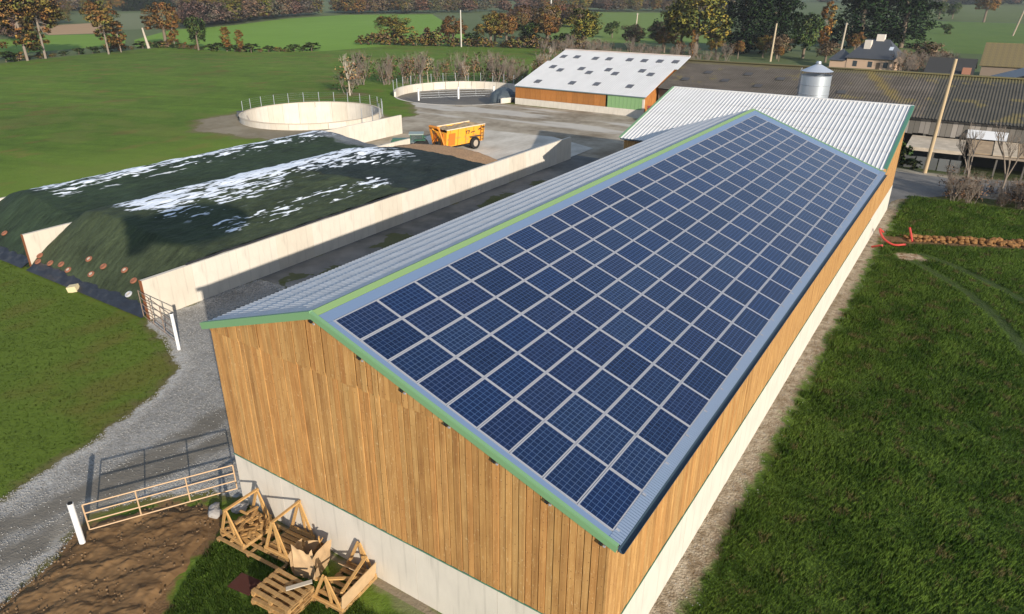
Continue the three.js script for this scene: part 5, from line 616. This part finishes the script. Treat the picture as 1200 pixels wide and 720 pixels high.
for (const [k, x, z, h, l, w] of [['yel', -62, -178, 16.5, 'big yellow green oak behind the old barn ridge', 1.1], ['yel', -69, -186, 14, 'second yellow green oak leaning out toward the white roofed barn', 0.7], ['conifer', -55, -195, 20, 'tall dense dark conifer beside the yellow green oak', 1.05], ['conifer', -47.5, -199, 18, 'dark conifer standing right of the tallest one', 1.0], ['green', -37, -188, 11.5, 'dark green broadleaf tree beside the leaning transformer pole', 0.95], ['column', -36, -206, 13.5, 'slim golden orange tree between the dark evergreens', 0.75], ['conifer', -31, -232, 24, 'huge dark conifer behind the slate roofed house', 1.1], ['conifer', -20.5, -240, 22, 'wide dark conifer reaching past the house toward the pasture', 1.1], ['oak', -28, -206, 6, 'rusty red shrub tree at the foot of the big conifers', 1.1], ['column', -60, -170, 7, 'pale golden birch like tree under the big oak', 0.6], ['oak', -50, -176, 4.6, 'small bright rust bush before the dark conifer', 0.9], ['oak', -64, -172, 4.4, 'small rust bush at the foot of the yellow green oak', 0.9], ['oak', -40, -176, 3.6, 'low amber bush beside the wooden pole', 0.9]]) plant(k, x, z, h, l, 'tree', 'trees behind the old barn', w);
for (const [k, x, z, h, l] of [['green', -29, -484, 10, 'lone dark round tree in the far pasture'], ['green', -22.5, -488, 9.5, 'lone dark round tree in the far pasture'], ['oak', -6, -451, 16, 'tall rusty tree standing on the far field boundary'], ['gbush', -15, -324, 4, 'low grey green bush in the pasture behind the house'], ['conifer', -96, -233, 6.5, 'small dark conical evergreen in the pasture'], ['green', -109, -226, 6, 'small dark tree beside the thin pasture pole']]) plant(k, x, z, h, l, 'tree', l.startsWith('lone') ? 'lone trees in the far pasture' : undefined, 1);
// brown and rusty trees filling the rows behind
for (const [k, x, z, h, l, w] of [['wood', -143, -178, 6, 'brown half bare tree behind the low olive bush', 1.2], ['wood', -128, -182, 9, 'brown half bare tree behind the hedgerow pole', 1.0], ['wood', -114, -190, 11, 'tall brown tree rising behind the dark green one', 0.9], ['oak2', -117, -196, 11.5, 'amber tree rising behind the russet pair', 0.9], ['wood', -84, -188, 7, 'low brown tree right of the round yellow green oak', 1.3], ['wood', -78, -196, 7.5, 'brown tree between the pasture pole and the big oak', 1.3], ['oak', -72, -182, 6.5, 'russet bushy tree at the left foot of the big oak', 1.2], ['wood', -42, -182, 6, 'brown bushy tree in front of the second conifer', 1.2], ['oak2', -57, -180, 6.5, 'olive gold bush before the tallest conifer', 1.1], ['wood', -30, -180, 5, 'brown thicket left of the slate roofed house', 1.4], ['oak2', -46, -184, 5.5, 'gold brown bush between the conifers and pole', 1.1], ['wood', -8, -178, 6, 'brown thicket right of the slate roofed house', 1.5]]) plant(k, x, z, h, l, 'tree', 'brown trees filling the rows behind the barns', w);
// hedgerow bushes
for (let k = 0; k < 36; k++) { const t = k / 35, i = t * 5, a = hedgeLine[Math.floor(i)], b = hedgeLine[Math.min(5, Math.floor(i) + 1)], f = i - Math.floor(i); plant(rnd() < 0.55 ? 'bush' : 'gbush', lerp(a[0], b[0], f) - 2, lerp(a[1], b[1], f), rr(0.9, 2.5), 'low scrubby bush along the edge of the left meadow', 'bush', 'scrub along the left meadow edge', 1.6); }
for (let k = 0; k < 26; k++) plant('bush', lerp(-158, -94, k / 25) + rr(-1, 1), lerp(-156, -180, k / 25) + 1, rr(2.0, 3.8), 'low brown bush at the foot of the middle hedgerow', 'bush', 'brown bushes under the middle hedgerow', 1.2);
// brown scrub between white roofed barn and conifers, and by the house
for (let k = 0; k < 30; k++) plant('shrub', rr(-96, -50), rr(-172, -150), rr(3, 5.2), 'bare brown scrub bush behind the white roofed and old barns', 'bush', 'bare scrub behind the barns', 1.2);
for (let k = 0; k < 16; k++) plant('shrub', rr(-12, -2), rr(-172, -150), rr(3.5, 5.5), 'bare brown scrub bush right of the slate roofed house', 'bush', 'bare scrub beside the house', 1.1);
// saplings round the slurry pit
plant('birch', -83.2, -74.5, 6.6, 'bare pale trunked birch beside the round slurry tank', 'tree', null, 1.3);
plant('shrub', -85, -76, 4.2, 'dense reddish bare shrub behind the round slurry tank', 'bush', null, 1.6);
for (let k = 0; k < 34; k++) { const t = k / 33, x = lerp(-93, -62, t) + rr(-2.5, 2.5), z = lerp(-86, -107, t) + rr(-4, 2); const kd = pick(['birch', 'birch2', 'birch2', 'shrub', 'shrub']); plant(kd, x, z, rr(3.8, 6.4), { birch: 'pale trunked bare birch sapling in the thicket around the slurry pit', birch2: 'grey stemmed sapling with last rusty leaves around the slurry pit', shrub: 'many stemmed bare brown shrub in the thicket around the slurry pit' }[kd], 'tree', 'saplings around the slurry pit', 1.1); }
// bare trees by the lane on the right
for (const [x, z, h, l] of [[5.0, -60.2, 6.8, 'spindly bare tree nearest the wall end beside the lane'], [7.6, -59.6, 7.5, 'spreading bare pale tree beside the lane'], [9.6, -61.6, 6.5, 'thin bare tree half out of the lane hedge']]) plant('ash', x, z, h, l, 'tree', 'bare trees beside the lane', 0.9);
for (let k = 0; k < 34; k++) plant('shrub', rr(4.0, 14), rr(-62, -57.6) - 0.0, rr(1.4, 3.0), 'bare brown shrub in the hedge along the lane', 'bush', 'bare shrubs along the lane', 1.1);
for (const [x, z, h, l] of [[-1.2, -69.8, 2.6, 'dark green bush between barn end and wooden pole'], [0.3, -68.9, 1.2, 'small green bush at the foot of the tall wooden pole']]) plant('gbush', x, z, h, l, 'bush', null, 0.9);
// far woods: too far to count
function wood(name, label, spots, kinds, hmin, hmax) { const pk = kinds.map(k => protos[k].children.find(c => c.name === 'crown').geometry); const by = kinds.map(() => []); for (const s of spots) by[Math.floor(rnd() * kinds.length)].push(s);
  kinds.forEach((k, i) => { if (!by[i].length) return; const im = new THREE.InstancedMesh(pk[i], mLeaf, by[i].length), d = new THREE.Object3D(); by[i].forEach((s, j) => { const h = rr(hmin, hmax) / 10; d.position.set(s[0], -h * 1.2, s[1]); d.rotation.y = rr(0, 6.3); d.scale.set(h * rr(1.0, 1.5), h, h * rr(1.0, 1.5)); d.updateMatrix(); im.setMatrixAt(j, d.matrix); im.setColorAt(j, new THREE.Color().setRGB(rr(0.7, 1.0), rr(0.7, 1.0), rr(0.75, 1.1))); }); im.name = numbered(name); im.castShadow = im.receiveShadow = true; im.userData = { kind: 'stuff', label: label + [', rust brown part', ', olive part', ', dark part', ''][kinds.length > 1 ? i : 3], category: 'wood' }; scene.add(im); }); }
const line = (pts, n, depth) => { const o = []; for (let k = 0; k < n; k++) { const t = rnd() * (pts.length - 1), i = Math.floor(t), f = t - i, a = pts[i], b = pts[Math.min(i + 1, pts.length - 1)]; const L = Math.hypot(a[0] + 5, a[1] - 11), w = rr(0, depth); o.push([lerp(a[0], b[0], f) + (a[0] - 5) / L * w, lerp(a[1], b[1], f) + (a[1] - 11) / L * w]); } return o; };
wood('far_wood', 'autumn wood behind the bright green field', line([[-268, -170], [-280, -196], [-298, -222], [-318, -258], [-328, -300]], 90, 40), ['wood', 'oak2'], 10, 15);
wood('far_wood', 'brown wood along the far edge of the green field', line([[-328, -310], [-322, -330], [-300, -362], [-250, -440], [-200, -478], [-150, -490]], 130, 40), ['wood', 'oak2'], 9, 14);
wood('far_wood', 'hazy woodland in the left distance', line([[-420, -150], [-450, -220], [-480, -300], [-560, -420]], 150, 120), ['wood', 'oak2', 'conifer'], 10, 16);
wood('far_wood', 'hazy woodland along the horizon', line([[-700, -300], [-560, -560], [-380, -760], [-180, -860], [60, -880]], 380, 160), ['wood', 'oak2', 'conifer'], 12, 20);
wood('far_wood', 'scattered trees behind the brown stubble', line([[-250, -100], [-290, -112], [-320, -130], [-350, -165]], 34, 30), ['wood', 'oak2'], 7, 11);
wood('far_wood', 'dense trees behind the orange oaks', line([[-160, -230], [-150, -280], [-190, -330], [-225, -390]], 60, 40), ['oak', 'wood'], 7, 11);
{ const h = (x, z, l) => { const o = thing('far_house', l, 'house', null, [x, 0, z]); part('wall', [bb(-5, 5, 0, 4, -4, 4)], M([0.8, 0.78, 0.74], 0.9), o); part('roof', [prismXZ([[-4.4, 4], [0, 7.5], [4.4, 4]], -5.4, 5.4)], M([0.12, 0.12, 0.13], 0.8), o); }; h(-375, -256, 'tiny white house showing above the autumn wood'); h(-262, -540, 'tiny white house far behind the pale field pole'); h(-620, -345, 'tiny white house in the hazy left distance'); }

// ---------------------------------------------------------------- grass tufts and loose stones (uncountable)
function tuft(n, h, w, spread) { const P = [], I = [], N = []; for (let k = 0; k < n; k++) { const a = rr(0, 6.28), r = rnd() * spread, x = Math.cos(a) * r, z = Math.sin(a) * r, d = rr(0, 6.28), hh = h * rr(0.5, 1.1), bx0 = Math.cos(d) * w, bz = Math.sin(d) * w, l = rr(0.2, 0.7) * hh, la = rr(0, 6.28), q = P.length / 3; P.push(x - bx0, 0, z - bz, x + bx0, 0, z + bz, x + Math.cos(la) * l, hh, z + Math.sin(la) * l); for (let i = 0; i < 3; i++) N.push(0.2 * Math.cos(la), 0.95, 0.2 * Math.sin(la)); I.push(q, q + 1, q + 2); } const g = new THREE.BufferGeometry(); g.setAttribute('position', new THREE.Float32BufferAttribute(P, 3)); g.setAttribute('normal', new THREE.Float32BufferAttribute(N, 3)); g.setIndex(I); return g; }
function scatter(name, label, cat, geo, m, spots, colf) { const im = new THREE.InstancedMesh(geo, m, spots.length), d = new THREE.Object3D(), c = new THREE.Color(); spots.forEach((s, i) => { d.position.set(s[0], s[3] || 0, s[1]); d.rotation.set(0, rr(0, 6.28), 0); d.scale.setScalar(s[2]); d.updateMatrix(); im.setMatrixAt(i, d.matrix); const k = colf(s[0], s[1]); c.setRGB(...k); im.setColorAt(i, c); }); im.name = numbered(name); im.castShadow = im.receiveShadow = true; im.userData = { kind: 'stuff', label, category: cat }; scene.add(im); }
const mBlade = new THREE.MeshPhysicalMaterial({ specularIntensity: 0.25, color: 0xffffff, roughness: 0.85, side: THREE.DoubleSide });
{
  const sp = []; while (sp.length < 85000) { const t = Math.pow(rnd(), 1.35), z = lerp(6, -58, t), x = 0.9 + rnd() * (z > -20 ? 15 : 12); if (x < 0.95 + 0.5 * sst(-6, 4, z) + 0.6 * (vn(x * 2, z * 2, 3) - 0.3)) continue; if (segD(x, z, [1.2, -44.2], [30, -57.0]) < 0.8) continue; if (Math.hypot((x - 3) * 0.8, z + 41) < 0.9) continue; let w = 9; for (const r of WHEEL) for (let i = 0; i + 1 < r.length; i++) w = Math.min(w, segD(x, z, r[i], r[i + 1])); const dn = fbm(x * 0.7, z * 0.7, 3, 401); sp.push([x, z, (0.5 + 1.0 * dn) * (w < 0.4 ? 0.2 : 1) * (z < -50 ? 1.3 : 1)]); }
  scatter('grass', 'lush dark green grass of the field beside the barn', 'grass', tuft(9, 0.17, 0.013, 0.13), mBlade, sp, (x, z) => { const a = fbm(x * 0.8, z * 0.8, 3, 402), dry = vn(x * 3, z * 3, 403) > 0.82; return dry ? [0.20, 0.17, 0.06] : mix3([0.060, 0.125, 0.012], [0.205, 0.315, 0.045], clamp(a * 1.3 - 0.2 + 0.5 * (fbm(x * 2.2 + z * 0.9, z * 0.12 - x * 0.25, 3, 404) - 0.5) + rr(-0.2, 0.2))); });
  const sl = []; while (sl.length < 26000) { const x = rr(-47, -17), z = rr(-8, 9); const n = fbm(x * 1.3, z * 1.3, 3, 101) - 0.5; if (sdPoly(TRACK, x, z) + n * 0.9 < 0.15 || (x > -45 && z < -6.2)) continue; if (x > -20.5) continue; sl.push([x, z, rr(0.5, 1.1)]); }
  scatter('grass', 'short lawn grass left of the gravel track', 'grass', tuft(6, 0.04, 0.008, 0.1), mBlade, sl, (x, z) => sc3(mix3(grassShort(x, z), [0.10, 0.115, 0.018], 0.4), rr(0.95, 1.2)));
  const s3 = []; while (s3.length < 16000) { const x = rr(-14.5, -3), z = rr(0.5, 6.5); if (sdPoly(DIRT, x, z) < 0.25 || sdPoly(TRACK, x, z) < 0.2) continue; if (z < 0.75 + 0.4 * vn(x * 2, 3, 5)) continue; if (x > -11.25 && x < -10.2 && z > 2.12 && z < 2.9) continue; s3.push([x, z, rr(0.5, 1.2)]); }
  scatter('grass', 'rough green grass around the pallets', 'grass', tuft(8, 0.14, 0.01, 0.1), mBlade, s3, (x, z) => mix3([0.08, 0.15, 0.017], [0.18, 0.28, 0.04], rnd()));
  const st = new THREE.IcosahedronGeometry(0.017, 0), ss = []; while (ss.length < 30000) { const x = rr(-31, -14), z = rr(-14, 10); const d = sdPoly(TRACK, x, z); if (d > 0.12) continue; let rut = 9; for (const r of RUTS) for (let i = 0; i + 1 < r.length; i++) rut = Math.min(rut, segD(x, z, r[i], r[i + 1])); if (rut < 0.5 && rnd() < 0.85) continue; if (d < -0.8 && rnd() < 0.4) continue; ss.push([x, z, rr(0.5, 1.5), 0.01]); }
  for (let k = 0; k < 700; k++) ss.push([rr(0.1, 1.2), rr(-50, 3), rr(0.5, 1.6), 0.01]);
  scatter('gravel', 'loose pale gravel stones on the track', 'gravel', st, new THREE.MeshStandardMaterial({ color: 0xffffff, roughness: 0.95 }), ss, () => { const k = rr(0.16, 0.34); return [k, k * 0.97, k * 0.92]; });
  const cl = new THREE.IcosahedronGeometry(0.045, 0), cs = []; while (cs.length < 700) { const x = rr(-17.5, -11), z = rr(0.6, 9); if (sdPoly(DIRT, x, z) > -0.1) continue; cs.push([x, z, rr(0.2, 1.0), 0.1]); }
  scatter('clods', 'small brown clods on the churned earth', 'soil', cl, new THREE.MeshStandardMaterial({ color: 0xffffff, roughness: 1 }), cs, () => sc3([0.17, 0.105, 0.052], rr(0.6, 1.2)));
}
renderer.render(scene, camera);
